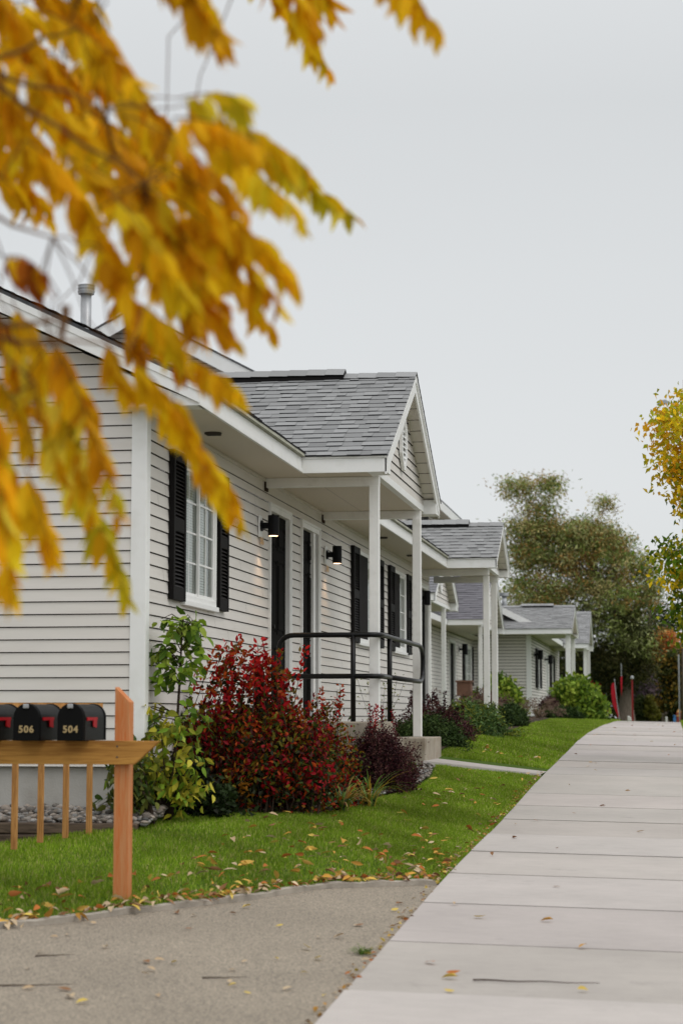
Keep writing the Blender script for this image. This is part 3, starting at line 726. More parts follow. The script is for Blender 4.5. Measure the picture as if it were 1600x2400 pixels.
siding_rows(mb, 'x', YC, -1, 2 * XR - XF + 0.1, XF - 0.10, Z0, roofz(XR) - 0.3, a0f=lambda z: max(2 * XR - XF + 0.1, 2 * XR - (-3.60 - (z + 0.02 - 2.43) / slope)) if z > 2.4 else 2 * XR - XF + 0.1, ) if False else None
def gab_hi(z): return min(XF - 0.10, -3.60 - (z - 2.42) / slope)
def gab_lo(z): return 2 * XR - gab_hi(z)
siding_rows(mb, 'x', YC, -1, 0, gab_hi, Z0, 2.42 + slope * (-3.6 - XR) - 0.05, a0f=gab_lo)
A.part('wall', mb, [M['siding'], M['siding_gap']])
# back-up walls (behind the boards)
mb = MB(); xb = 2 * XR - XF
mb.box(xb, xb + 0.1, YC + 0.1, YE, Z0, ZS); mb.box(xb + .1, XF - 0.16, YE - 0.1, YE, Z0, ZS); mb.prism([(XF - 0.16, YC + 0.03, Z0), (xb, YC + 0.03, Z0), (xb, YC + 0.03, ZS), (XR, YC + 0.03, ZS + slope * (-XR + XF)), (XF - 0.16, YC + 0.03, ZS)], (0, 0.05, 0))
mb.box(xb + .2, XF - 0.7, YC + 0.2, YE - 0.2, Z0 - 0.1, Z0)
A.part('inner_wall', mb, M['siding_gap'])
mb = MB(); fz = -1.35
mb.box(xb + 0.03, XF - 0.04, YC + 0.03, YE - 0.03, fz, Z0 - 0.004); A.part('foundation', mb, M['conc_found'])
mb = MB(); mb.box(XF - 0.10, XF + 0.026, YC - 0.022, YC + 0.0, Z0 - 0.02, ZS); mb.box(XF + 0.0, XF + 0.026, YC + 0.0005, YC + 0.10, Z0 - 0.02, ZS)
A.part('corner_trim', mb, M['trim'], bevel=0.004)
mb = MB(); mb.box(XF, XF + 0.012, YC + 0.1, YE, ZS - 0.13, ZS - 0.035); mb.box(XF, XF + 0.030, YC + 0.1, YE, ZS - 0.035, ZS - 0.003)
A.part('frieze', mb, M['siding'])
mb = MB(); mb.poly([(XF, YC - 0.0, ZS), (-3.62, YC, ZS), (-3.62, YE + 0.05, ZS), (XF, YE + 0.05, ZS)])
PYA, PYB = 19.34, 23.86; P2A, P2B = 32.25, 34.75
mb.poly([(-3.62, PYA + 0.01, ZS + 0.002), (-2.93, PYA + 0.01, ZS + 0.002), (-2.93, PYB - 0.01, ZS + 0.002), (-3.62, PYB - 0.01, ZS + 0.002)])
mb.poly([(-3.62, P2A + 0.01, ZS + 0.002), (-2.98, P2A + 0.01, ZS + 0.002), (-2.98, P2B - 0.01, ZS + 0.002), (-3.62, P2B - 0.01, ZS + 0.002)])
A.part('soffit', mb, M['soffit'])
for a, b in ((14.97, PYA), (PYB, P2A)):
    mb = MB(); mb.box(-3.62, -3.60, a, b, ZS - 0.012, 2.565); mb.box(-3.5995, -3.594, a, b, ZS - 0.012, ZS + 0.03)
    A.part('fascia', mb, M['trim'], bevel=0.002, label='long white eave fascia board')
for a, b in ((14.95, PYA - .02), (PYB, P2A - .02)):
    mb = MB(); mb.prism([(-3.618, a, 2.566), (-3.565, a, 2.572), (-3.575, a, 2.606), (-3.618, a, 2.612)], (0, b - a, 0))
    A.part('eave_drip', mb, M['gutter'], label='mossy green roof edge above the fascia')
# main roof
mb = MB()
for s in (1, -1):
    xe = -3.585 if s == 1 else 2 * XR + 3.585
    pts = [(xe, 14.95, 2.605), (XR, 14.95, roofz(XR)), (XR, YE + 0.3, roofz(XR)), (xe, YE + 0.3, 2.605)]
    mb.prism(pts, (0, 0, -0.03))
mr_o = A.part('roof', mb, M['roofsheet'], label='main pitched roof of the house')
sh = MB(); Ls = math.hypot(XR + 3.585, roofz(XR) - 2.605); Sx = (XR + 3.585) / Ls; Sz = (roofz(XR) - 2.605) / Ls
shingles(sh, (-3.57, 14.93, 2.607), (0, 1, 0), (Sx, 0, Sz), (-Sz * -1, 0, -Sx), YE + 0.3 - 14.93, Ls, big=3.0)
A.part('shingles', sh, M['shingle'], mr_o)
# rake board on the near gable + dark drip edge
mb = MB()
def rk(x, dz): return (x, 14.952, roofz(x) + dz)
mb.prism([rk(-3.60, -0.025), rk(XR, -0.025), rk(XR, -0.20), rk(-3.60, -0.165)], (0, 0.022, 0))
mb.prism([(-3.60, 14.944, roofz(-3.6) - 0.022), (XR, 14.944, roofz(XR) - 0.022), (XR, 14.944, roofz(XR) - 0.08), (-3.60, 14.944, roofz(-3.6) - 0.08)], (0, 0.008, 0))
xl = 2 * XR + 3.60
mb.prism([(xl, 14.952, 2.575), (XR, 14.952, roofz(XR) - .025), (XR, 14.952, roofz(XR) - .2), (xl, 14.952, 2.435)], (0, 0.022, 0))
A.part('rake_board', mb, M['trim'], bevel=0.002, label='white sloping rake board of the near gable')
mb = MB()
mb.poly([(-3.6, 14.974, ZS + 0.02), (XR, 14.974, roofz(XR) - 0.165), (XR, YC, roofz(XR) - 0.165), (-3.6, YC, ZS + 0.02)])
A.part('gable_soffit', mb, M['gsoffit'])
mb = MB(); mb.prism([(-3.601, 14.976, ZS - 0.012), (-4.235, 14.976, ZS - 0.012), (-4.235, 14.976, 2.70), (-3.601, 14.976, 2.44)], (0, 0.215, 0))
A.part('eave_return', mb, M['trim'], bevel=0.003)
# soffit vents
for yy in (16.55, 26.7, 29.75):
    mb = MB(); mb.tube([(-3.86, yy, ZS - 0.012), (-3.86, yy, ZS - 0.001)], 0.075, 20)
    for q in range(-3, 4): mb.box(-3.92, -3.80, yy + q * 0.018 - 0.003, yy + q * 0.018 + 0.003, ZS - 0.02, ZS - 0.012)
    A.part('soffit_vent', mb, M['vent'])
# porch 1
XBp = (-3.60, -3.60 - (3.775 - 2.6) / slope)
porch_roof(A, -2.75, PYA, PYB, 2.585, 3.775, XBp, ridge_vent=(-5.9, -3.53))
XPo = -2.95
for yb_ in (19.90, 23.30):
    mb = MB(); mb.box(XF + 0.02, -2.905, yb_ - 0.05, yb_ + 0.05, 2.335, ZS - 0.001); A.part('porch_beam', mb, M['post'], bevel=0.004)
    mb = MB(); mb.box(XF + 0.018, XF + 0.032, yb_ - 0.065, yb_ + 0.065, 2.30, ZS - .036); A.part('beam_bracket', mb, M['siding_gap'])
post(A, XPo, 19.86, -0.05, 2.334); post(A, XPo, 23.26, -0.235, 2.334)
# porch 2
XBp2 = (-3.60, -3.60 - (3.25 - 2.6) / slope)
porch_roof(A, -2.79, P2A, P2B, 2.585, 3.25, XBp2, ridge_vent=(-4.6, -3.35), vent=False)
for yb_ in (32.75, 34.5):
    mb = MB(); mb.box(XF + 0.02, -2.96, yb_ - 0.05, yb_ + 0.05, 2.32, ZS - 0.001); A.part('porch_beam', mb, M['post'], bevel=0.004)
post(A, -3.01, 32.8, -0.05, 2.319); post(A, -3.03, 34.5, -0.05, 2.319)
# openings
window(A, XF, 16.40, 17.62, 0.985, 2.20)
shutter(A, XF, 15.94, 16.36, 0.965, 2.215); shutter(A, XF, 17.66, 18.02, 0.965, 2.215)
window(A, XF, 25.95, 27.63, 0.985, 2.20, dark_left=True); shutter(A, XF, 25.42, 25.92, 0.965, 2.215); shutter(A, XF, 27.66, 28.14, 0.965, 2.215)
window(A, XF, 29.33, 30.73, 0.985, 2.20, dark_left=True); shutter(A, XF, 28.83, 29.30, 0.965, 2.215); shutter(A, XF, 30.76, 31.22, 0.965, 2.215)
door(A, XF, D1[0], D1[1], -0.05, 2.13); door(A, XF, D2[0], D2[1], -0.05, 2.13, storm=True); door(A, XF, 32.74, 33.6, -0.05, 2.13)
wall_lamp(A, XF, 19.60, 2.02, 1.815); wall_lamp(A, XF, 23.47, 2.035, 1.83); wall_lamp(A, XF, 32.35, 2.05, 1.82, lit=False)
A.text('house_number', '506', 0.105, (XF + 0.03, 19.66, 1.765), (R(90), 0, R(90)), M['brass'])
A.text('house_number', '504', 0.105, (XF + 0.03, 23.56, 1.765), (R(90), 0, R(90)), M['brass'])
mb = MB(); mb.box(XF + 0.014, XF + 0.07, 24.36, 24.48, 0.20, 0.34); A.part('outlet_box', mb, M['trim'], bevel=0.004)
# slab + step
mb = MB(); mb.box(XF + 0.02, -2.97, 19.35, 21.5, -1.1, -0.052)
mb.box(XF + 0.02, -2.96, 21.501, 23.62, -1.1, -0.24); A.part('porch_slab', mb, M['conc_step'], bevel=0.01)
mb = MB(); mb.box(-3.10, -2.72, 22.12, 23.66, -1.1, -0.236); A.part('step', mb, M['conc_step'], bevel=0.012, label='rough tan concrete step block under the post')
mb = MB(); mb.box(XF + 0.02, -2.95, 32.3, 34.8, -0.7, -0.052); A.part('porch_slab', mb, M['conc_step'])
# flue
P1 = Thing('flue_pipe', (-7.56, 25, 4.4), 'grey metal flue pipe with a round cap above the near roof', 'flue pipe', 'roof flue pipes')
mb = MB(); mb.tube([(-7.56, 25, 4.3), (-7.56, 25, 5.62)], 0.072, 18); P1.part('pipe', mb, M['galv'], smooth=True)
mb = MB(); mb.tube([(-7.56, 25, 5.56), (-7.56, 25, 5.60), (-7.56, 25, 5.61), (-7.56, 25, 5.64), (-7.56, 25, 5.65), (-7.56, 25, 5.68)], [.105, .115, .105, .115, .105, .112], 20); P1.part('cap', mb, M['galv'])

# railing
RL = Thing('handrail', (-3.2, 19.7, -0.05), 'black steel pipe handrail with two rails around the porch landing', 'handrail')
def arc(c, a, b, n=6):
    """round corner at c from point a side to point b side (given as unit dirs and radius)"""
    c = np.array(c, float); a = np.array(a, float); b = np.array(b, float); out = []
    for i in range(n + 1):
        t = i / n; p = (1 - t) ** 2 * a + 2 * t * (1 - t) * c + t ** 2 * b; out.append(tuple(p))
    return out
zr, zm_ = 0.815, 0.402; r = 0.026
path = [(-3.90, 19.7, -0.05), (-3.90, 19.7, 0.6)] + arc((-3.90, 19.7, zr), (-3.90, 19.7, zr - 0.16), (-3.74, 19.7, zr)) + arc((-2.88, 19.7, zr), (-2.98, 19.7, zr), (-2.87, 19.85, zr)) + \
    arc((-2.87, 23.12, zr), (-2.87, 22.72, zr - 0.0), (-2.87, 23.12, zr - 0.17), 8) + arc((-2.87, 23.12, zm_), (-2.87, 23.12, zm_ + 0.17), (-2.87, 22.80, zm_), 8) + [(-2.87, 20.4, zm_)]
RL.part('top_rail', MB().tube(path, r, 12), M['railing'], smooth=True)
RL.part('mid_rail', MB().tube([(-3.90, 19.7, zm_), (-3.0, 19.7, zm_)] + arc((-2.88, 19.7, zm_), (-2.98, 19.7, zm_), (-2.87, 19.85, zm_)) + [(-2.87, 20.5, zm_)], r * 0.98, 12), M['railing'], smooth=True)
for (x, yy, z0) in ((-3.145, 19.7, -0.05), (-2.87, 20.36, -0.05)):
    RL.part('post', MB().tube([(x, yy, z0), (x, yy, zr)], r, 12), M['railing'], smooth=True)

# ------------------------------------------------------------------ two storey building behind
T2 = Thing('apartment_building', (-11, 40, -0.8), 'tall two storey pale building rising behind the near roof', 'building')
tx = -11.12; tp = 8.58; te = -6.2; sl = (8.58 - 5.95) / (tx - te) * -1
mb = MB()
siding_rows(mb, 'x', 40.4, -1, 0, lambda z: min(-6.55, te - (z - 5.78) / sl), 2.0, tp - 0.25, a0f=lambda z: 2 * tx - min(-6.55, te - (z - 5.78) / sl), gap=0.012)
siding_rows(mb, 'y', -6.65, 1, 40.5, 60.5, 2.0, 5.85, [(50.5, 51.5, 4.7, 5.6), (53.0, 54.0, 4.7, 5.6), (57.5, 58.6, 4.7, 5.6)])
mb.box(2 * tx + 6.6, -6.7, 40.45, 60.4, -1, 5.9)
T2.part('wall', mb, [M['siding'], M['siding_gap']])
mb = MB()
for s in (1, -1):
    xe = te if s == 1 else 2 * tx - te
    mb.prism([(xe, 39.98, 5.95), (tx, 39.98, tp), (tx, 60.7, tp), (xe, 60.7, 5.95)], (0, 0, -0.04))
T2.part('roof', mb, M['roofsheet'])
mb = MB()
for s in (1, -1):
    xe = te if s == 1 else 2 * tx - te
    mb.prism([(xe, 40.0, 5.905), (tx, 40.0, tp - 0.045), (tx, 40.0, tp - 0.36), (xe, 40.0, 5.60)], (0, 0.03, 0))
mb.box(te - 0.02, te, 40.0, 60.7, 5.66, 5.905)
T2.part('fascia', mb, M['trim'])
mb = MB(); mb.poly([(-6.66, 40.03, 5.7), (te - .02, 40.03, 5.7), (te - .02, 60.7, 5.7), (-6.66, 60.7, 5.7)]); T2.part('soffit', mb, M['soffit'])
for a in (50.4, 53.0, 57.6):
    mb = MB(); mb.box(-6.66, -6.60, a + 0.35, a + 1.2, 4.7, 5.6); o_ = T2.part('window', mb, M['trim']); mb = MB(); mb.box(-6.60, -6.595, a + 0.4, a + 1.15, 4.75, 5.55); T2.part('pane', mb, M['darkpane'], o_)
    for q in (a, a + 1.25): mb = MB(); mb.box(-6.66, -6.59, q, q + 0.3, 4.68, 5.62); T2.part('shutter', mb, M['black'])
mb = MB(); mb.box(-7.3, -7.2, 40.37, 40.41, 5.2, 6.9); T2.part('corner_trim', mb, M['trim'])

# ------------------------------------------------------------------ HOUSE B (set back), porches B and C
B = Thing('row_house', (-8, 36, -0.4), 'set back pale row house with two gabled porches between the other houses', 'house', 'white clapboard row houses')
XB_ = -6.3
mb = MB(); hb = [(61.0, 63.0, 1.0, 2.2), (56.9, 58.4, -0.09, 2.14), (42.0, 43.6, 1.0, 2.2)]
siding_rows(mb, 'y', XB_, 1, 36.0, 63.6, -0.09, 2.43, hb); siding_rows(mb, 'x', 36.0, -1, -12, XB_, -0.09, 2.43)
mb.box(-12, XB_ - 0.15, 36.05, 63.5, -0.9, -0.1)
B.part('wall', mb, [M['siding'], M['siding_gap']])
mb = MB(); mb.prism([(-5.85, 35.7, 2.6), (-10.5, 35.7, 4.8), (-10.5, 63.6, 4.8), (-5.85, 63.6, 2.6)], (0, 0, -0.03)); mb.prism([(-15, 35.7, 2.6), (-10.5, 35.7, 4.8), (-10.5, 63.6, 4.8), (-15, 63.6, 2.6)], (0, 0, -0.03))
B.part('roof', mb, M['roofsheet'])
for a, b in ((35.7, 41.2), (45.8, 52.4)): B.part('fascia', MB().box(-5.87, -5.85, a, b, 2.42, 2.57), M['trim'])
mb = MB(); mb.poly([(XB_, 35.7, 2.43), (-5.86, 35.7, 2.43), (-5.86, 63.6, 2.43), (XB_, 63.6, 2.43)])
for a, b in ((41.2, 45.7), (52.5, 58.6)): mb.poly([(-5.86, a, 2.432), (-5.05, a, 2.432), (-5.05, b, 2.432), (-5.86, b, 2.432)])
B.part('soffit', mb, M['soffit'])
porch_roof(B, -4.85, 41.2, 45.7, 2.585, 3.8, (-5.85, -8.4), xe_main=-5.85, big=1.6, vent=True, tone=(0.8, 0.8, 0.85))
porch_roof(B, -4.87, 52.45, 58.6, 2.57, 4.35, (-5.85, -9.5), xe_main=-5.85, big=1.8, vent=True, tone=(0.72, 0.70, 0.78))
for yy in (44.5, 41.7): post(B, -5.05, yy, -0.1, 2.43)
for yy in (53.3, 58.2): post(B, -5.06, yy, -0.1, 2.43)
door(B, XB_, 57.0, 58.3, -0.05, 2.13); window(B, XB_, 60.9, 63.1, 0.985, 2.2); shutter(B, XB_, 60.4, 60.85, 0.965, 2.21); shutter(B, XB_, 63.12, 63.45, 0.965, 2.21)
window(B, XB_, 42.0, 43.7, 0.985, 2.2); shutter(B, XB_, 43.75, 44.3, 0.965, 2.21); shutter(B, XB_, 41.45, 41.95, 0.965, 2.21)
wall_lamp(B, XB_, 59.3, 2.16, 1.84, lit=False, s=1.35)

# ------------------------------------------------------------------ HOUSE C (gable wall facing us)
C_ = Thing('row_house', (-7, 63.5, -0.1), 'far pale row house with its side wall facing and a broad porch roof', 'house', 'white clapboard row houses')
XC = -4.46; ZC = 2.58; YCc = 63.6
mb = MB()
siding_rows(mb, 'x', YCc, -1, -12, XC, 0.05, ZC, gap=0.016); siding_rows(mb, 'y', XC, 1, YCc + 0.1, 80, 0.05, ZC, [(66.6, 67.7, 0.95, 2.2), (71.6, 72.5, 0.2, 2.2)], gap=0.016)
mb.box(-12, XC - 0.15, YCc + 0.05, 80, -0.6, 0.04)
C_.part('wall', mb, [M['siding'], M['siding_gap']])
mb = MB(); mb.box(XC - 0.12, XC + 0.03, YCc - 0.03, YCc, -0.3, ZC); mb.box(XC, XC + 0.03, YCc + .001, YCc + 0.16, -0.3, ZC); mb.box(-6.12, -6.0, YCc - 0.03, YCc, -0.3, ZC); C_.part('corner_trim', mb, M['trim'])
mb = MB(); mb.poly([(-9, 62.7, ZC + 0.004), (-3.1, 62.7, ZC + 0.004), (-3.1, 66.4, ZC + 0.004), (-9, 66.4, ZC + 0.004)]); mb.poly([(XC, 66.4, ZC + 0.002), (-3.95, 66.4, ZC + 0.002), (-3.95, 79, ZC + 0.002), (XC, 79, ZC + 0.002)]); C_.part('soffit', mb, M['soffit'])
porch_roof(C_, -3.07, 62.65, 66.6, 2.755, 3.56, (-9.0, -9.0), xe_main=-9.0, vent=False, big=1.8, zs=2.60, ridge_vent=(-4.75, -3.75))
mb = MB(); xr2 = -8.4; zr2 = 2.78 + 0.5 * (-3.95 - xr2)
mb.prism([(-3.95, 63.25, 2.78), (xr2, 63.25, zr2), (xr2, 79.5, zr2), (-3.95, 79.5, 2.78)], (0, 0, -0.04)); mb.prism([(2 * xr2 + 3.95, 63.25, 2.78), (xr2, 63.25, zr2), (xr2, 79.5, zr2), (2 * xr2 + 3.95, 79.5, 2.78)], (0, 0, -0.04)); C_.part('roof', mb, M['roofsheet'])
mb = MB(); mb.prism([(-4.10, 63.2, 2.86), (-8.4, 63.2, 5.01), (-8.4, 63.2, 4.80), (-4.10, 63.2, 2.65)], (0, 0.04, 0)); C_.part('rake_board', mb, M['trim'])
mb = MB(); siding_rows(mb, 'x', 63.55, -1, -8.4, lambda z: -4.2 - (z - 2.62) / 0.5, 2.6, 4.6, gap=0.014); C_.part('gable_wall', mb, [M['siding'], M['siding_gap']])
mb = MB(); mb.box(-3.97, -3.95, 66.6, 73.6, 2.57, 2.74); C_.part('fascia', mb, M['trim'])
for (x, yy) in ((-3.22, 62.95), (-3.22, 66.1)): post(C_, x, yy, 0.22, 2.60, 0.15 if yy < 64 else 0.13)
shutter(C_, XC, 65.9, 66.9, 0.95, 2.25); shutter(C_, XC, 67.7, 68.6, 0.95, 2.25); window(C_, XC, 66.95, 67.65, 0.95, 2.2)
wall_lamp(C_, XC, 65.0, 2.15, 1.85, lit=False, s=1.5); wall_lamp(C_, XC, 70.4, 2.15, 1.85, lit=False, s=1.5)
door(C_, XC, 71.6, 72.5, 0.25, 2.2); shutter(C_, XC, 73.6, 74.3, 0.95, 2.25); shutter(C_, XC, 75.6, 76.3, 0.95, 2.25); window(C_, XC, 74.35, 75.55, 0.95, 2.2)
porch_roof(C_, -3.02, 74.1, 78.0, 2.70, 3.95, (-3.95, -6.4), xe_main=-3.95, vent=False, big=1.8, zs=2.54)
mb = MB(); mb.poly([(XC, 74.2, 2.55), (-3.2, 74.2, 2.55), (-3.2, 77.9, 2.55), (XC, 77.9, 2.55)]); C_.part('soffit', mb, M['soffit'])
for (x, yy) in ((-3.19, 74.6), (-3.19, 77.7)): post(C_, x, yy, 0.1, 2.54, 0.12)
P2_ = Thing('flue_pipe', (-5.46, 66, 3.5), 'small grey flue pipe on the far house roof beside the trees', 'flue pipe', 'roof flue pipes')
mb = MB(); mb.tube([(-5.46, 66, 3.4), (-5.46, 66, 4.03)], 0.085, 14); P2_.part('pipe', mb, M['galv'], smooth=True)
mb = MB(); mb.tube([(-5.46, 66, 3.98), (-5.46, 66, 4.09)], 0.15, 16); P2_.part('cap', mb, M['galv'])

# ------------------------------------------------------------------ mailboxes and their stand
ST = Thing('mailbox_stand', (-3.32, 11.9, -1.06), 'orange stained wooden mailbox stand with slanted post and long beam', 'mailbox stand')
mb = MB(); x0, x1 = -3.366, -3.272
mb.prism([(x0, 11.845, -1.15), (x1, 11.845, -1.15), (x1, 11.845, 0.088), (x0, 11.845, 0.183)], (0, 0.094, 0)); ST.part('post', mb, M['post_wood'], bevel=0.004)
mb = MB(); mb.prism([(-5.6, 11.80, -0.29), (-3.232, 11.80, -0.29), (-3.070, 11.80, -0.147), (-5.6, 11.80, -0.147)], (0, 0.044, 0)); ST.part('beam', mb, M['beam_wood'], bevel=0.003)
mb = MB(); mb.prism([(-5.6, 11.941, -0.29), (-3.27, 11.941, -0.29), (-3.27, 11.941, -0.147), (-5.6, 11.941, -0.147)], (0, 0.04, 0)); ST.part('rear_beam', mb, M['beam_wood'])
mb = MB(); mb.box(-5.1, -5.0, 11.845, 11.94, -1.3, 0.1); ST.part('post', mb, M['post_wood'])
for (xx, zz) in ((-3.335, -0.18), (-3.335, -0.245)):
    ST.part('screw', MB().tube([(xx, 11.796, zz), (xx, 11.80, zz)], 0.006, 8), M['vent'])
def mailbox(xc, num, label):
    t = Thing('mailbox', (xc, 11.7, -0.146), label, 'mailbox', 'black mailboxes in a row on the wooden beam')
    hw, z0, hs, yf, yb = 0.079, -0.146, 0.140, 11.66, 12.14
    def prof(w_, top):
        p = [(-w_, z0)]; n = 14
        for i in range(n + 1):
            a = math.pi - math.pi * i / n; p.append((w_ * math.cos(a), z0 + hs + (top) * math.sin(a)))
        p.append((w_, z0)); return p
    b = MB(); b.prism([(xc + x, yf + 0.02, z) for x, z in prof(hw, 0.082)], (0, yb - yf - 0.02, 0)); o = t.part('body', b, M['mailbox'], bevel=0.003)
    b = MB()
    for yy in (yb - 0.012, yf + 0.02): b.prism([(xc + x, yy, z) for x, z in prof(hw + 0.005, 0.087)], (0, 0.016, 0))
    t.part('rim', b, M['mailfront'])
    b = MB(); b.prism([(xc + x, yf, z) for x, z in prof(hw + 0.003, 0.085)], (0, 0.018, 0)); d_ = t.part('door', b, M['mailfront'], bevel=0.003)
    b = MB(); b.box(xc - 0.018, xc + 0.018, yf - 0.014, yf, z0 + 0.195, z0 + 0.222); t.part('latch', b, M['galv'], d_, bevel=0.005)
    if num: t.text('number', num, 0.058, (xc + 0.002, yf - 0.004, z0 + 0.068), (R(90), 0, 0), M['goldpaint'], d_, 0.0015)
    b = MB(); xs = xc + hw + 0.006
    b.prism([(xs, yf + 0.06, z0 + 0.142), (xs, yf + 0.28, z0 + 0.142), (xs, yf + 0.28, z0 + 0.125), (xs, yf + 0.06, z0 + 0.122)], (0.004, 0, 0))
    b.prism([(xs, yf + 0.19, z0 + 0.142), (xs, yf + 0.265, z0 + 0.142), (xs, yf + 0.265, z0 + 0.078), (xs, yf + 0.19, z0 + 0.085)], (0.0045, 0, 0))
    t.part('flag', b, M['red'])
    b = MB(); b.box(xc - hw, xc + hw, yf + 0.03, yb, z0 - 0.0, z0 + 0.004)
    return t
mailbox(-3.590, '504', 'black mailbox numbered 504 beside the slanted orange post')
mailbox(-3.868, '506', 'black mailbox numbered 506 left of the one numbered 504')
mailbox(-4.146, None, 'black mailbox cut by the left edge of the photo with its red flag showing')

# wooden baluster rail behind
BR = Thing('stair_railing', (-4.4, 14, -0.85), 'low wooden railing with thin balusters behind the mailboxes', 'railing')
mb = MB(); mb.prism([(-5.3, 13.3, 0.06), (-5.3, 13.3, 0.10), (-4.27, 14.55, 0.10), (-4.27, 14.55, 0.06)], (0.06, -0.06, 0)); BR.part('top_rail', mb, M['stake_wood'])
for (x, yy, z) in ((-4.585, 13.6, -0.90), (-4.492, 13.9, -0.87), (-4.398, 14.2, -0.855), (-4.294, 14.45, -0.845), (-4.68, 13.45, -0.92), (-4.80, 13.3, -0.94)):
    mb = MB(); mb.box(x - 0.019, x + 0.019, yy - 0.019, yy + 0.019, z - 0.03, 0.06); BR.part('baluster', mb, M['stake_wood'], bevel=0.002)
# landscape timbers + pebbles
for (dz, dy, lab) in ((0.0, 0, 'lower weathered landscape timber edging the pebble bed'), (0.085, 0.02, 'upper weathered landscape timber edging the pebble bed')):
    t = MB(); z = -0.965 + dz * 1.0
    t.prism([(-5.8, 14.52 + dy, z), (-3.98, 14.62 + dy, z), (-3.98, 14.74 + dy, z), (-5.8, 14.64 + dy, z)], (0, 0, 0.08))
    tag(t.build('landscape_timber', M['timber'], bevel=0.01), lab, 'timber', 'landscape timbers')
def pebbles(name, n, fx, size, label):
    base = np.array([(1, 0, 0), (-1, 0, 0), (0, 1, 0), (0, -1, 0), (0, 0, 1), (0, 0, -1)], float)
    bs = []
    # subdivided octahedron
    faces = [(0, 2, 4), (2, 1, 4), (1, 3, 4), (3, 0, 4), (2, 0, 5), (1, 2, 5), (3, 1, 5), (0, 3, 5)]
    V0 = [tuple(v) for v in base]; F0 = []
    idx = {v: i for i, v in enumerate(V0)}
    def mid(a, b):
        m_ = (np.array(V0[a]) + np.array(V0[b])); m_ = tuple(np.round(m_ / np.linalg.norm(m_), 6))
        if m_ not in idx: idx[m_] = len(V0); V0.append(m_)
        return idx[m_]
    for a, b, c in faces:
        ab, bc, ca = mid(a, b), mid(b, c), mid(c, a); F0 += [(a, ab, ca), (ab, b, bc), (ca, bc, c), (ab, bc, ca)]
    V0 = np.array(V0); F0 = np.array(F0); V = []; F = []; C = []
    for i in range(n):
        p = fx(); s = size * random.uniform(0.5, 1.3); sc = np.array([s * random.uniform(.8, 1.3), s * random.uniform(.8, 1.3), s * random.uniform(.45, .75)])
        a = random.uniform(0, 6.28); c, q = math.cos(a), math.sin(a); v = V0 * sc * (1 + RNG.normal(0, .06, (len(V0), 1)))
        v = np.stack([v[:, 0] * c - v[:, 1] * q, v[:, 0] * q + v[:, 1] * c, v[:, 2]], 1) + np.array(p)
        F.append(F0 + len(V0) * i); V.append(v); g = random.uniform(0.08, 0.34); tint = random.choice([(1, .90, .80), (1, .84, .70), (.95, .92, .88), (.9, .76, .64)])
        C.append(np.tile(np.array(tint) * g, (len(F0), 1)))
    o = npmesh(name, np.concatenate(V), np.concatenate(F), np.concatenate(C), M['pebble'], smooth=True)
    return tag(o, label, 'pebbles', kind='stuff')
def f1():
    yy = random.uniform(14.68, 15.2); x = random.uniform(-5.7, -3.9); return (x, yy, -0.795 + (yy - 14.68) * 0.16 + random.uniform(-.02, .02))
pebbles('river_pebbles', 1500, f1, 0.028, 'rounded river pebbles along the concrete foundation')
mb = MB(); mb.box(-5.8, -3.98, 14.7, 15.25, -1.0, -0.815); struct('pebble_bed', mb.build('pebble_bed', M['soil']), 'soil under the river pebbles')

# ------------------------------------------------------------------ foliage kit
def rot_frames(n, droop=0.0, rng=RNG, upbias=0.0):
    d = rng.normal(0, 1, (n, 3)); d[:, 2] = d[:, 2] * 0.8 - droop; d /= np.linalg.norm(d, axis=1)[:, None]
    nn = rng.normal(0, 1, (n, 3)); nn[:, 2] += upbias; nn -= d * np.sum(nn * d, 1)[:, None]; nn /= np.linalg.norm(nn, axis=1)[:, None]
    return d, nn
def leaves(P_, D, N_, L_, W_, C, fold=0.18):
    """two-face folded leaves: base, left, tip, right"""
    n = len(P_); S_ = np.cross(N_, D); L_ = np.broadcast_to(np.asarray(L_, float).reshape(-1, 1), (n, 1)); W_ = np.broadcast_to(np.asarray(W_, float).reshape(-1, 1), (n, 1))
    b = P_; t = P_ + D * L_; m = P_ + D * L_ * 0.45
    l = m + S_ * W_ * 0.5 + N_ * W_ * fold; r = m - S_ * W_ * 0.5 + N_ * W_ * fold
    t = t - N_ * L_ * 0.06
    V = np.stack([b, l, t, r], 1).reshape(-1, 3); i = np.arange(n) * 4
    F = np.concatenate([np.stack([i, i + 1, i + 2], 1), np.stack([i, i + 2, i + 3], 1)]); Cc = np.concatenate([C, C])
    return V, F, Cc
def leaves6(P_, D, N_, L_, W_, C, fold=0.15, curl=0.12):
    """finer leaves: 8 verts, 6 faces, bent along the midrib"""
    n = len(P_); S_ = np.cross(N_, D); L_ = np.broadcast_to(np.asarray(L_, float).reshape(-1, 1), (n, 1)); W_ = np.broadcast_to(np.asarray(W_, float).reshape(-1, 1), (n, 1))
    q = []
    for (u, w_, side) in ((0, 0, 0), (0.28, 0.42, 1), (0.28, 0, 0), (0.28, 0.42, -1), (0.62, 0.40, 1), (0.62, 0, 0), (0.62, 0.40, -1), (1, 0, 0)):
        q.append(P_ + D * L_ * u + S_ * W_ * w_ * side + N_ * (W_ * fold * abs(side)) - N_ * L_ * curl * u * u)
    V = np.stack(q, 1).reshape(-1, 3); i = np.arange(n) * 8
    tri = [(0, 1, 2), (0, 2, 3), (1, 4, 5), (1, 5, 2), (2, 5, 6), (2, 6, 3), (4, 7, 5), (5, 7, 6)]
    F = np.concatenate([np.stack([i + a, i + b, i + c], 1) for a, b, c in tri]); Cc = np.concatenate([C] * len(tri))
    return V, F, Cc
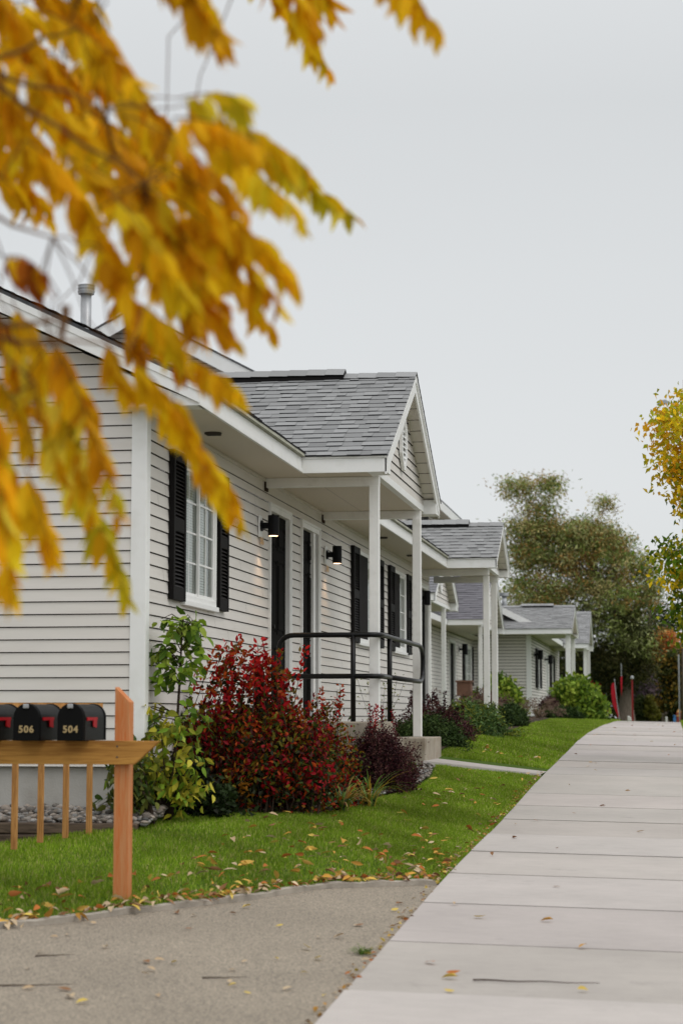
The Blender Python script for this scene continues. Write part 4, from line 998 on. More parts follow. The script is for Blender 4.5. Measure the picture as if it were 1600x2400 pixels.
def pick(pal, n, jit=0.18, rng=RNG, w_=None):
    pal = np.array(pal, float); idx = rng.choice(len(pal), n, p=w_); c = pal[idx] * rng.uniform(1 - jit, 1 + jit, (n, 1)); return np.clip(c, 0, 1)
def norm(v): return v / (np.linalg.norm(v, axis=-1, keepdims=True) + 1e-9)

def shrub(name, x, y, rx, ry, h, nst, lps, L_, W_, pal, label, cat='shrub', group=None, z=None, shoots=0, spal=None, spread=0.75, upright=0.3, m='leaf', w_=None, core=None, seed=1, lean=(0, 0), shellp=0.5, fine=False, lowcut=0.0, bsp=0.22, hp=1.0, irr=0.0, same=0.55, dark=0.0, dcol=(0.02, 0.022, 0.008)):
    rng = np.random.default_rng(seed); z0 = float(G(x, y)) if z is None else z
    t = Thing(name, (x, y, z0), label, cat, group)
    Vs, Fs, Cs = [], [], []; off = 0; stems = MB()
    tips = []
    for i in range(nst + shoots):
        sh_ = i >= nst
        a = rng.uniform(0, 2 * math.pi); rr = rng.uniform(0, 1) ** shellp; el = rng.uniform(0, 1)
        el = lowcut + (1 - lowcut) * el
        if sh_: el = rng.uniform(0.72, 1.0); rr *= 0.75
        ph = el * math.pi / 2
        k = rng.uniform(0.78, 1.04) if not sh_ else rng.uniform(1.06, 1.50)
        if irr: k *= 1 - irr * (0.5 + 0.5 * math.sin(2.3 * a + seed) * math.sin(4.1 * a + 3 * el + 1.3 * seed)) * (0.4 if sh_ else 1.0)
        top = np.array([x + lean[0] * el + rx * math.cos(a) * math.cos(ph) ** 0.8 * max(rr, .35) * k, y + lean[1] * el + ry * math.sin(a) * math.cos(ph) ** 0.8 * max(rr, .35) * k, z0 + h * math.sin(ph) ** hp * k])
        bq = rng.uniform(0, 1) if bsp < .3 else math.sqrt(rng.uniform(0.05, 1)); base = np.array([x + rx * bsp * math.cos(a) * bq, y + ry * bsp * math.sin(a) * bq, z0 - 0.02])
        mid_ = (base + top) / 2 + np.array([math.cos(a) * rx * 0.22, math.sin(a) * ry * 0.22, h * 0.10]) * rng.uniform(0.3, 1.1)
        if sh_: mid_ = base * 0.35 + top * 0.65 + rng.normal(0, 0.03, 3)
        ts = np.linspace(0, 1, 7)[:, None]
        curve = (1 - ts) ** 2 * base + 2 * ts * (1 - ts) * mid_ + ts ** 2 * top
        if i % 2 == 0 or sh_: stems.tube([tuple(c) for c in curve[::2]], [0.006 * h + 0.002, 0.0045, 0.003, 0.0015], 4, caps=False)
        n = lps if not sh_ else int(lps * 0.5)
        tt = rng.uniform(0.30 if not sh_ else 0.55, 1.0, n) ** 0.7
        P_ = (1 - tt[:, None]) ** 2 * base + 2 * tt[:, None] * (1 - tt[:, None]) * mid_ + tt[:, None] ** 2 * top
        sp = spread * (0.10 if not sh_ else 0.018) * h
        P_ = P_ + rng.normal(0, 1, (n, 3)) * sp
        dirn = norm(top - mid_)
        D, N_ = rot_frames(n, 0, rng, 0.6)
        D = norm(D * 0.9 + dirn * upright + np.array([0, 0, upright * 0.6])); N_ = norm(N_ - D * np.sum(N_ * D, 1)[:, None])
        P_[:, 2] = np.maximum(P_[:, 2], z0 + 0.01)
        c = pick(spal if (sh_ and spal) else pal, 1, 0.12, rng, w_ if not (sh_ and spal) else None)
        C = np.where(rng.random((n, 1)) < same, np.tile(c, (n, 1)), pick(spal if (sh_ and spal) else pal, n, 0.25, rng, w_ if not (sh_ and spal) else None)) * rng.uniform(.8, 1.2, (n, 1))
        if dark: C = np.where((tt[:, None] < 0.3 + 0.7 * dark * rng.random((n, 1))), np.array(dcol) * rng.uniform(.5, 2.0, (n, 1)), C)  # inner leaves near black: shade inside the shrub put into their colour
        L2 = L_ * rng.uniform(0.65, 1.15, n); W2 = W_ * rng.uniform(0.7, 1.15, n)
        V, F, Cc = (leaves6 if fine else leaves)(P_, D, N_, L2, W2, C)
        Vs.append(V); Fs.append(F + off); Cs.append(Cc); off += len(V)
    t.np('foliage', np.concatenate(Vs), np.concatenate(Fs), np.concatenate(Cs), M[m])
    if stems.f: t.part('stems', stems, M['stem'])
    return t

RED = [(0.30, 0.006, 0.012), (0.20, 0.005, 0.010), (0.12, 0.004, 0.008), (0.38, 0.055, 0.010), (0.28, 0.11, 0.012), (0.14, 0.12, 0.010), (0.05, 0.075, 0.010), (0.055, 0.010, 0.008)]
SRED = [(0.42, 0.006, 0.012), (0.50, 0.016, 0.014), (0.24, 0.006, 0.010), (0.40, 0.07, 0.012), (0.16, 0.10, 0.012)]
BURG = [(0.055, 0.012, 0.018), (0.085, 0.024, 0.028), (0.026, 0.008, 0.010), (0.13, 0.06, 0.05)]
# big red autumn shrub: three crowns merged as one spreading shrub
def multi(name, specs, **kw): pass
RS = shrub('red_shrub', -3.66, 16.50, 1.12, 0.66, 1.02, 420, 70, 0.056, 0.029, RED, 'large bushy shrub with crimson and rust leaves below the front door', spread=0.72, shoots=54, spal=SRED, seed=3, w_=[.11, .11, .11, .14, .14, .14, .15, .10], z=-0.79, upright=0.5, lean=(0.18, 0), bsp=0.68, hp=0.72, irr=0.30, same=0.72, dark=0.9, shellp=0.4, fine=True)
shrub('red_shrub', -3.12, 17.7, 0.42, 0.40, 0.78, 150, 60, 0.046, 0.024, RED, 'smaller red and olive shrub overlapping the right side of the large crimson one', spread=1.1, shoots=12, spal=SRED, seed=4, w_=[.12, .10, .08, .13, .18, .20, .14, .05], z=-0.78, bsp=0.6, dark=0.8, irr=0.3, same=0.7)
# climbing / broad leaved green sapling at the house corner
LG = [(0.24, 0.36, 0.03), (0.16, 0.27, 0.025), (0.32, 0.40, 0.06), (0.08, 0.15, 0.018)]
LGY = [(0.40, 0.36, 0.03), (0.28, 0.29, 0.03), (0.15, 0.17, 0.02), (0.48, 0.42, 0.05)]
def sapling():
    rng = np.random.default_rng(21); t = Thing('sapling', (-4.0, 15.75, -0.8), 'tall thin sapling with broad pale green leaves by the white corner board', 'sapling')
    stems = MB(); Vs, Fs, Cs = [], [], []; off = 0
    br = []
    trunk = [(-3.98, 15.6, -0.8), (-3.90, 15.5, -0.2), (-3.86, 15.45, 0.3), (-3.84, 15.45, 0.78)]
    stems.tube(trunk, [0.018, 0.014, 0.010, 0.005], 6)
    def along(u):
        k = u * 3; i = min(2, int(k)); f = k - i; a, b = np.array(trunk[i]), np.array(trunk[i + 1]); return a + (b - a) * f
    for i in range(44):
        u = rng.uniform(0.12, 1.0); s = along(u); low = u < 0.55
        a = rng.uniform(0, 6.28); ln = rng.uniform(0.12, 0.27) * (1.9 if low else 0.85)
        d = np.array([math.cos(a), math.sin(a) * .7, rng.uniform(-.1, .5)]);
        if low: d = np.array([rng.uniform(-1.4, .5), rng.uniform(-.9, .2), rng.uniform(-.35, .25)])
        d = d / np.linalg.norm(d); e = s + d * ln; mdl = (s + e) / 2 + np.array([0, 0, 0.05])
        stems.tube([tuple(s), tuple(mdl), tuple(e)], [0.005, 0.004, 0.002], 4, caps=False)
        n = 9 if not low else 12; tt = rng.uniform(0.3, 1, n)
        P_ = s + (e - s) * tt[:, None] + rng.normal(0, 0.03, (n, 3))
        D, N_ = rot_frames(n, 0.75, rng, 1.2); D = norm(D + d * 0.5); N_ = norm(N_ - D * np.sum(N_ * D, 1)[:, None])
        pal = LG if not low else (LGY if rng.random() < 0.65 else LG)
        V, F, C = leaves6(P_, D, N_, rng.uniform(0.07, 0.125, n), rng.uniform(0.045, 0.07, n), pick(pal, n, .2, rng), 0.12, 0.2)
        Vs.append(V); Fs.append(F + off); Cs.append(C); off += len(V)
    t.np('foliage', np.concatenate(Vs), np.concatenate(Fs), np.concatenate(Cs), M['leaf']); t.part('stem', stems, M['stem'])
sapling()
def drooper(x, y, z, n, label, seed, pal, reach=0.75, ang=(-2.6, -0.4), hh=0.75):
    rng = np.random.default_rng(seed); t = Thing('elder_shrub', (x, y, z), label, 'shrub'); stems = MB(); Vs, Fs, Cs = [], [], []; off = 0
    for i in range(n):
        a = rng.uniform(*ang); r_ = rng.uniform(0.25, reach); top = np.array([x + math.cos(a) * r_, y + math.sin(a) * r_ * 0.5, z + rng.uniform(0.15, hh)])
        s = np.array([x, y, z]); m_ = (s + top) / 2 + np.array([0, 0, rng.uniform(0.15, 0.4)])
        ts = np.linspace(0, 1, 6)[:, None]; cv = (1 - ts) ** 2 * s + 2 * ts * (1 - ts) * m_ + ts ** 2 * top
        stems.tube([tuple(c) for c in cv], [0.010, 0.008, 0.006, 0.005, 0.004, 0.002], 5, caps=False)
        k = 26; tt = rng.uniform(0.35, 1.05, k); P_ = (1 - tt[:, None]) ** 2 * s + 2 * tt[:, None] * (1 - tt[:, None]) * m_ + tt[:, None] ** 2 * top + rng.normal(0, 0.05, (k, 3))
        D, N_ = rot_frames(k, 0.9, rng, 1.0)
        V, F, C = leaves6(P_, D, N_, rng.uniform(0.06, 0.11, k), rng.uniform(0.035, 0.055, k), pick(pal, k, .25, rng), 0.12, 0.2)
        Vs.append(V); Fs.append(F + off); Cs.append(C); off += len(V)
    t.np('foliage', np.concatenate(Vs), np.concatenate(Fs), np.concatenate(Cs), M['leaf']); t.part('stems', stems, M['stem'])
drooper(-3.90, 15.25, -0.84, 18, 'leafy shrub with yellowing green leaves behind the orange post', 5, LGY + LG[:2], reach=0.50, ang=(-3.1, -0.4), hh=0.80)
drooper(-3.92, 14.95, -0.84, 10, 'dark green drooping leafy shoots hanging over the pebbles', 6, [(0.05, 0.085, 0.018), (0.09, 0.12, 0.025), (0.14, 0.15, 0.03)], reach=0.50, ang=(-3.1, -2.0), hh=0.62)
shrub('dark_shrub', -3.85, 15.7, 0.55, 0.40, 0.45, 50, 90, 0.07, 0.04, [(0.018, 0.03, 0.010), (0.03, 0.05, 0.015), (0.02, 0.022, 0.012)], 'dark low foliage at the foot of the house corner', seed=12, z=-0.85)
# burgundy barberries, junipers
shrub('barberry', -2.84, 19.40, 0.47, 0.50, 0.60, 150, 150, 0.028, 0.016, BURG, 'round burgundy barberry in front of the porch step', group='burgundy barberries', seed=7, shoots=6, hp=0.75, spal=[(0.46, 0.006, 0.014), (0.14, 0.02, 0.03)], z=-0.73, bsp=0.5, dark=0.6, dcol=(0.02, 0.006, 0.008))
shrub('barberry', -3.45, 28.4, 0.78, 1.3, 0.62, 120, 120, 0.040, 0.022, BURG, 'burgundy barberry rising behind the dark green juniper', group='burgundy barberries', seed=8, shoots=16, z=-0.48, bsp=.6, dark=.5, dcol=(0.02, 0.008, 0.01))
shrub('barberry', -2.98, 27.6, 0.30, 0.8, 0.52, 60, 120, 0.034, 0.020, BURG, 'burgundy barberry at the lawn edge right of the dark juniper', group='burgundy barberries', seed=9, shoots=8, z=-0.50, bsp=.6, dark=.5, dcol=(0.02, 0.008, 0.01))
JUN = [(0.040, 0.072, 0.018), (0.065, 0.10, 0.028), (0.020, 0.038, 0.010)]
def juniper(x, y, rx, ry, h, pal, label, seed, z=None, n=110, lps=110, s=1.0, name='juniper'):
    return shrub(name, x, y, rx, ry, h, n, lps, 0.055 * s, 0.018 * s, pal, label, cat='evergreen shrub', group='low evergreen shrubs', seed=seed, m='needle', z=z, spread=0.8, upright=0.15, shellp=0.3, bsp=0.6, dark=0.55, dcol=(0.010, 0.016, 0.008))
juniper(-3.10, 25.5, 0.62, 1.0, 0.52, JUN, 'dark green spreading juniper right behind the porch step', 31, z=-0.54, n=190)
juniper(-3.12, 21.9, 0.16, 0.35, 0.42, JUN, 'small dark juniper tuft between barberry and concrete step', 34, z=-0.60, n=30, lps=70)
juniper(-3.14, 31.4, 0.74, 1.7, 0.64, [(0.085, 0.16, 0.045), (0.13, 0.21, 0.07), (0.07, 0.12, 0.03), (0.20, 0.22, 0.03)], 'grey green mounded juniper below the second porch', 32, z=-0.44, n=230, s=1.3)
juniper(-3.20, 39.6, 0.40, 1.4, 0.46, JUN, 'small dark evergreen beyond the mounded juniper', 33, z=-0.24, n=110, s=1.5)
shrub('daylily', -3.12, 18.9, 0.1, 0.1, 0.1, 2, 4, 0.03, 0.02, [(0.2, 0.15, 0.05)], 'placeholder', seed=2) if False else None
def straps(name, x, y, z, n, L_, W_, pal, label, seed, cat='plant', plume=None, group=None, outw=1.0):
    rng = np.random.default_rng(seed); t = Thing(name, (x, y, z), label, cat, group); mb = MB()
    for i in range(n):
        a = rng.uniform(0, 6.28); ln = L_ * rng.uniform(0.6, 1.1); c = pal[rng.integers(len(pal))]; bend = rng.uniform(0.5, 1.5) * outw
        dx, dy = math.cos(a), math.sin(a); sx_, sy_ = -dy, dx; pts = []
        bx_, by_ = x + dx * rng.uniform(0, .05), y + dy * rng.uniform(0, .05); k = 7
        for j in range(k + 1):
            u = j / k; th = bend * u; r_ = ln * u * math.sin(th * .9 + 0.15); hz = ln * u * math.cos(th * .9 + 0.15); wd = W_ * (1 - u ** 2) * 0.5 + 0.0008
            pts.append(((bx_ + dx * r_ + sx_ * wd, by_ + dy * r_ + sy_ * wd, max(z, z + hz)), (bx_ + dx * r_ - sx_ * wd, by_ + dy * r_ - sy_ * wd, max(z, z + hz) + wd * .3)))
        for j in range(k):
            cc = tuple(v * (0.85 + 0.3 * j / k) for v in c); mb.poly([pts[j][0], pts[j][1], pts[j + 1][1], pts[j + 1][0]], cc)
        if plume and i % 3 == 0:
            p = np.array(pts[-1][0]); q = np.array(pts[-2][0]); d = norm(p - q)
            for s_ in range(26):
                o = p + d * (s_ - 13) * 0.006 * plume; v = rng.normal(0, 1, 3) * 0.018 * plume
                mb.poly([tuple(o), tuple(o + v), tuple(o + v + d * 0.02 * plume)], (0.20, 0.135, 0.10))
    t.part('foliage', mb, M['leaf']); return t
straps('daylily', -2.80, 16.95, float(G(-2.80, 16.95)), 64, 0.42, 0.018, [(0.20, 0.28, 0.04), (0.48, 0.27, 0.06), (0.12, 0.22, 0.05), (0.52, 0.36, 0.14), (0.10, 0.18, 0.09)], 'clump of yellowing strap leaves at the right foot of the red shrub', 41)
straps('daylily', -2.70, 17.85, float(G(-2.70, 17.85)), 46, 0.46, 0.017, [(0.14, 0.28, 0.05), (0.50, 0.34, 0.05), (0.18, 0.28, 0.06)], 'smaller clump of green and gold strap leaves against the round barberry', 42)
for i, (x, yy, lab) in enumerate(((-4.75, 46.0, 'fountain grass with pale plumes left of the brown box'), (-3.72, 47.5, 'fountain grass leaning beside the bright green hydrangea'), (-3.50, 52.5, 'brown fountain grass before the far dark hedge shrubs'))):
    straps('fountain_grass', x, yy, float(G(x, yy)), 110, 0.62 if i else 0.85, 0.010, [(0.20, 0.14, 0.08), (0.14, 0.13, 0.04), (0.26, 0.17, 0.11), (0.10, 0.13, 0.03)], lab, 50 + i, cat='ornamental grass', plume=1.5, group='ornamental grasses')
shrub('barberry', -4.55, 48.6, 0.9, 1.4, 0.82, 80, 90, 0.065, 0.035, [(0.10, 0.045, 0.04), (0.16, 0.085, 0.07), (0.05, 0.025, 0.025)], 'dusty brown pink shrub in front of the brown box', group='burgundy barberries', seed=61, z=-0.2)
shrub('barberry', -3.45, 57.0, 0.6, 1.2, 0.62, 50, 80, 0.07, 0.04, [(0.10, 0.05, 0.045), (0.07, 0.03, 0.03)], 'dull burgundy shrub before the far corner board', group='burgundy barberries', seed=62, z=-0.1)
BG = [(0.22, 0.32, 0.035), (0.15, 0.24, 0.025), (0.32, 0.40, 0.055), (0.07, 0.13, 0.015)]
shrub('hydrangea', -4.72, 54.5, 0.85, 1.6, 1.22, 120, 70, 0.15, 0.10, BG, 'bright green hydrangea below the far side wall', group='bright green hydrangeas', seed=63, z=-0.15, bsp=.6, dark=.4, dcol=(0.03, 0.06, 0.01))
shrub('hydrangea', -2.78, 58.6, 0.98, 1.7, 1.20, 190, 80, 0.15, 0.10, BG, 'large bright green hydrangea around the far porch post', group='bright green hydrangeas', seed=64, z=-0.12, shellp=0.3, bsp=.6, dark=.4, dcol=(0.03, 0.06, 0.01))
juniper(-2.95, 55.0, 0.62, 1.0, 0.36, JUN, 'low dark evergreen at the foot of the far porch post', 35, z=-0.13, n=120, s=2.0)
mb = MB(); mb.box(-5.33, -4.98, 49.8, 50.3, 0.52, 0.86); mb.box(-5.36, -4.95, 49.77, 50.33, 0.86, 0.90); mb.box(-5.25, -5.05, 49.9, 50.2, -0.2, 0.52)
tag(mb.build('planter_box', M['card']), 'reddish brown box standing between far porch posts', 'box')
# wispy weed
def weed():
    rng = np.random.default_rng(77); t = Thing('weed', (-3.65, 25.0, -0.5), 'thin wispy weed with tiny leaves before the siding', 'plant'); mb = MB(); Ps = []
    for i in range(6):
        p = np.array([-3.65, 25.0, -0.55]); d = np.array([rng.uniform(-.35, .25), rng.uniform(-.3, .3), 1.0]); pts = [tuple(p)]
        for j in range(6): p = p + d * 0.16 + rng.normal(0, .015, 3); pts.append(tuple(p)); Ps += [p + rng.normal(0, .03, 3) for _ in range(5)]
        mb.tube(pts, 0.0022, 4, caps=False)
    Ps = np.array(Ps); D, N_ = rot_frames(len(Ps), 0, rng); V, F, C = leaves(Ps, D, N_, 0.035, 0.02, pick([(0.18, 0.22, 0.04), (0.3, 0.28, 0.08)], len(Ps), .2, rng))
    t.np('foliage', V, F, C, M['leaf']); t.part('stems', mb, M['twig'])
weed()
# mulch strip
mb = MB(); n = 60
edge = [(-3.0, 17.2), (-2.75, 18.6), (-2.58, 19.8), (-2.55, 21.0), (-2.62, 22.1)]
edge2 = [(-2.78, 23.7), (-2.84, 26.0), (-2.88, 28.5), (-2.90, 31.5), (-2.90, 35.0), (-2.92, 40), (-3.0, 44), (-3.05, 50), (-2.8, 55), (-2.0, 59)]
for e in (edge, edge2):
    for (a, b) in zip(e[:-1], e[1:]):
        for k in range(6):
            t0, t1 = k / 6, (k + 1) / 6; p = (a[0] + (b[0] - a[0]) * t0, a[1] + (b[1] - a[1]) * t0); q = (a[0] + (b[0] - a[0]) * t1, a[1] + (b[1] - a[1]) * t1)
            mb.poly([(-4.1, p[1], float(G(-4.1, p[1])) + .01), (p[0], p[1], float(G(*p)) + .012), (q[0], q[1], float(G(*q)) + .012), (-4.1, q[1], float(G(-4.1, q[1])) + .01)])
mb.poly([(-4.1, 15.2, -0.845), (-3.75, 15.25, -0.855), (-3.0, 17.2, float(G(-3.0, 17.2)) + .012), (-4.1, 17.2, float(G(-4.1, 17.2)) + .01)])
struct('planting_bed', mb.build('planting_bed', M['soil']), 'dark mulch bed along the house fronts')
def f2():
    u = random.random(); k = min(3, int(u * 4)); f = u * 4 - k; a, b = edge[k], edge[k + 1]; x = a[0] + (b[0] - a[0]) * f - abs(random.gauss(0, .07)); yy = a[1] + (b[1] - a[1]) * f
    if random.random() < .4: u = random.random(); x = -3.9 + u * 1.0; yy = 15.65 + u * 1.35 + random.uniform(-.1, .1)
    return (x, yy, float(G(x, yy)) + 0.02)
pebbles('gravel_edging', 500, f2, 0.017, 'small grey gravel along the edge of the planting bed')

# ------------------------------------------------------------------ lawn grass
def grass(name, n, x0f, x1f, y0, y1, h, wd, label, power=1.0, seed=90):
    rng = np.random.default_rng(seed); yy = y0 + (y1 - y0) * rng.random(n) ** power
    xa = x0f(yy); xb = x1f(yy); x = xa + (xb - xa) * rng.random(n)
    ok = yy > curb_y(x) + 0.045 + 0.035 * np.sin(x * 23) * np.sin(x * 9.1)
    ok &= ~((x > -2.75) & (x < -1.55) & (yy > 22.0 + (x + 2.73) * 2.0) & (yy < 23.7 + (x + 2.73) * 1.92)) & ~((yy > 37.95) & (yy < 39.4) & (x < -2.0) & (yy > 38.0 + (x + 3.9) * .21) & (yy < 38.9 + (x + 3.9) * .21))
    x, yy = x[ok], yy[ok]; n = len(x); z = G(x, yy) - 0.012
    hh = h * rng.uniform(0.55, 1.25, n) * (0.9 + 0.25 * np.sin(x * 3.1 + yy * 1.3) * np.sin(yy * 2.2 - x)); a = rng.uniform(0, 2 * np.pi, n); lean = rng.uniform(0.1, 0.75, n) * hh
    w2 = wd * rng.uniform(.7, 1.3, n) * 0.5; cs, sn = np.cos(a), np.sin(a)
    b = np.stack([x, yy, z], 1); sd_ = np.stack([-sn, cs, 0 * cs], 1) * w2[:, None]; fwd = np.stack([cs * lean, sn * lean, hh], 1)
    V = np.stack([b - sd_, b + sd_, b + fwd * np.array([.45, .45, .6]) + sd_ * .8, b + fwd], 1).reshape(-1, 3); i = np.arange(n) * 4
    F = np.stack([i, i + 1, i + 2, i + 3], 1)
    pal = np.array([(0.225, 0.345, 0.022), (0.145, 0.255, 0.014), (0.31, 0.42, 0.045), (0.46, 0.42, 0.15)])
    patch = 0.5 + 0.5 * np.sin(x * 1.7 + 2 * np.sin(yy * .9)) * np.sin(yy * 1.1 + x)
    pt2 = np.clip(np.sin(x * 4.3 + 1.7 * np.sin(yy * 3.1)) * np.sin(yy * 3.7 + x * 2.0) * 1.4, -1, 1)
    C = pal[rng.choice(4, n, p=[.38, .30, .21, .11])] * (0.78 + 0.34 * patch + 0.14 * pt2)[:, None] * rng.uniform(.8, 1.2, (n, 1))
    return tag(npmesh(name, V, F, C, M['grass']), label, None, kind='stuff')
def left_near(y): return np.interp(y, [8, 14.4, 14.6, 15.2, 15.65, 17.2, 18.6, 19.8, 21.0, 22.1, 23.7, 26.0], [-6.0, -6.0, -5.7, -3.95, -3.9, -3.0, -2.72, -2.55, -2.52, -2.60, -2.76, -2.80])
def left_far(y): return np.interp(y, [26, 31.5, 40, 44, 50, 55, 59, 62], [-2.82, -2.88, -2.9, -2.98, -3.03, -2.78, -1.95, -1.8])
grass('lawn_grass', 240000, left_near, lambda y: np.full_like(y, WX0 - 0.005), 9.3, 19.0, 0.036, 0.0042, 'short mown green grass of the near lawn', 1.0, 91)
grass('lawn_grass', 90000, left_near, lambda y: np.full_like(y, WX0 - 0.005), 19.0, 26.0, 0.040, 0.006, 'short mown green grass before the first path', 1.0, 92)
grass('lawn_grass', 90000, left_far, lambda y: np.full_like(y, WX0 - 0.005), 26.0, 62.0, 0.045, 0.010, 'green grass of the lawn further up the walk', 1.0, 93)
grass('lawn_grass', 50000, lambda y: np.full_like(y, WX1 + 0.01), lambda y: np.full_like(y, 1.6), 30.0, 62.0, 0.07, 0.010, 'green grass right of the walk', 1.0, 94)
grass('lawn_grass', 60000, lambda y: np.full_like(y, WX1 + 0.01), lambda y: np.full_like(y, 1.6), 6.0, 30.0, 0.045, 0.006, 'near grass right of the walk, beyond the photo edge', 1.0, 95)
# tuft in the asphalt joint
straps('grass_tuft', -1.66, 10.75, float(zw(10.75)) - 0.01, 60, 0.07, 0.004, [(0.08, 0.15, 0.02), (0.12, 0.18, 0.03)], 'small weed tuft in the joint between asphalt and walk', 43)

# ------------------------------------------------------------------ fallen leaves
LP = [(0.50, 0.26, 0.05), (0.58, 0.36, 0.08), (0.42, 0.14, 0.035), (0.55, 0.42, 0.27), (0.50, 0.36, 0.22), (0.26, 0.13, 0.06), (0.60, 0.44, 0.10)]
def one_leaf(x, y, z, size, col, label, group, rng, flat=0.25):
    a = rng.uniform(0, 6.28); D = norm(np.array([[math.cos(a), math.sin(a), rng.normal(0, flat * .4)]])); N_ = norm(np.array([[rng.normal(0, flat), rng.normal(0, flat), 1.0]])); N_ = norm(N_ - D * np.sum(N_ * D))
    V, F, C = leaves6(np.zeros((1, 3)), D, N_, size, size * rng.uniform(.36, .55), np.array([col]), rng.uniform(-0.1, 0.35), rng.uniform(-.15, .3))
    V[:, 2] -= V[:, 2].min() - 0.002
    o = npmesh('fallen_leaf', V, F, C, M['dryleaf'], smooth=False); o.location = (x, y, z)
    return tag(o, label, 'leaf', group)
rl = np.random.default_rng(101)
def walkz(x, y): return float(zw(y)) - 0.02 * (x + 1.58) + 0.004
for i in range(46):
    y = 9.2 + 40 * rl.random() ** 1.5; x = rl.uniform(-1.5, min(0.15, -0.6 + y * 0.02))
    one_leaf(x, y, walkz(x, y), rl.uniform(0.045, 0.085), LP[rl.integers(len(LP))], 'dry fallen leaf lying on the pale concrete walk', 'fallen leaves on the walk', rl)
for i in range(44):
    y = rl.uniform(8.7, 12.6); x = rl.uniform(-3.4, -1.7)
    if y > curb_y(x) - 0.12: continue
    one_leaf(x, y, float(zw(y)) + 0.05 * (-1.58 - x) - 0.008, rl.uniform(0.04, 0.085), LP[rl.integers(3, len(LP))], 'dry curled leaf lying on the grey asphalt', 'fallen leaves on the asphalt', rl)
for i in range(190):
    if i < 110: y = rl.uniform(12.6, 16.2); x = rl.uniform(-3.2, -1.65)
    else: y = rl.uniform(16.2, 27); x = rl.uniform(-2.5, -1.62)
    if y < curb_y(x) + 0.15: continue
    if 21.9 + (x + 2.73) * 2 < y < 24.0 + (x + 2.73) * 2: continue
    one_leaf(x, y, float(G(x, y)) + 0.030, rl.uniform(0.045, 0.10), LP[rl.integers(len(LP))], 'fallen autumn leaf lying in the green grass', 'fallen leaves on the lawn', rl, .4)
# the heap of litter against the kerb, nobody could count it
n = 460; u = rl.random(n); x = -4.2 + 2.6 * u; y = curb_y(x) + 0.02 + np.abs(rl.normal(0, 0.10, n)); far_ = rl.random(n) < .5; y = np.where(far_, curb_y(x) + 0.12 + rl.random(n) ** 1.8 * 1.5, y)
xx = x; z = G(xx, y) + 0.020 + rl.random(n) * 0.025
D, N_ = rot_frames(n, 0, rl, 2.2); D[:, 2] *= .25; D = norm(D); N_ = norm(N_ - D * np.sum(N_ * D, 1)[:, None])
V, F, C = leaves6(np.stack([xx, y, z], 1), D, N_, rl.uniform(.045, .11, n), rl.uniform(.02, .045, n), pick(LP, n, .35, rl), .2, .3)
tag(npmesh('leaf_litter', V, F, C, M['dryleaf']), 'drift of brown and yellow leaves along the curved kerb', 'leaf litter', kind='stuff')
n = 420; y = 8.8 + 16 * rl.random(n); x = -1.585 - np.abs(rl.normal(0, 0.03, n)); z = np.where(y < 13.2, zw(y) - 0.005, G(x, y) + 0.02)
D, N_ = rot_frames(n, 0, rl, 2.2); D[:, 2] *= .2; D = norm(D); N_ = norm(N_ - D * np.sum(N_ * D, 1)[:, None])
V, F, C = leaves6(np.stack([x, y, z + .004], 1), D, N_, rl.uniform(.015, .05, n), rl.uniform(.010, .025, n), pick(LP, n, .3, rl) * .8, .2, .2)
tag(npmesh('leaf_litter', V, F, C, M['dryleaf']), 'scraps of brown leaf caught along the left edge of the walk', 'leaf litter', kind='stuff')
mb = MB(); pts = []
for i in range(12): t_ = i / 11; px_, py_ = -1.0 + 0.62 * t_, 10.02 + 0.05 * t_ + 0.012 * math.sin(i * 1.3); pts.append((px_, py_, walkz(px_, py_) + 0.004))
mb.tube(pts, [0.005 - 0.0003 * i for i in range(12)], 6); tag(mb.build('fallen_twig', M['twig']), 'thin brown twig lying across the near walk slab', 'twig', 'fallen twigs')
for (x, y, ln, a, lab) in ((-2.2, 9.75, 0.22, 0.1, 'short twig on the asphalt near the walk'), (-3.0, 9.2, 0.4, 0.15, 'long thin twig on the asphalt at lower left'), (-3.15, 10.0, 0.2, 0.3, 'small dark twig on the asphalt below the kerb')):
    mb = MB(); z = float(zw(y)) + 0.05 * (-1.58 - x) - 0.005
    mb.tube([(x + ln * t_ * math.cos(a) - ln / 2, y + ln * t_ * math.sin(a) + .01 * math.sin(t_ * 9), z + .02 * ln * t_) for t_ in (0, .25, .5, .75, 1)], [.004, .0035, .003, .002, .001], 5); tag(mb.build('fallen_twig', M['twig']), lab, 'twig', 'fallen twigs')

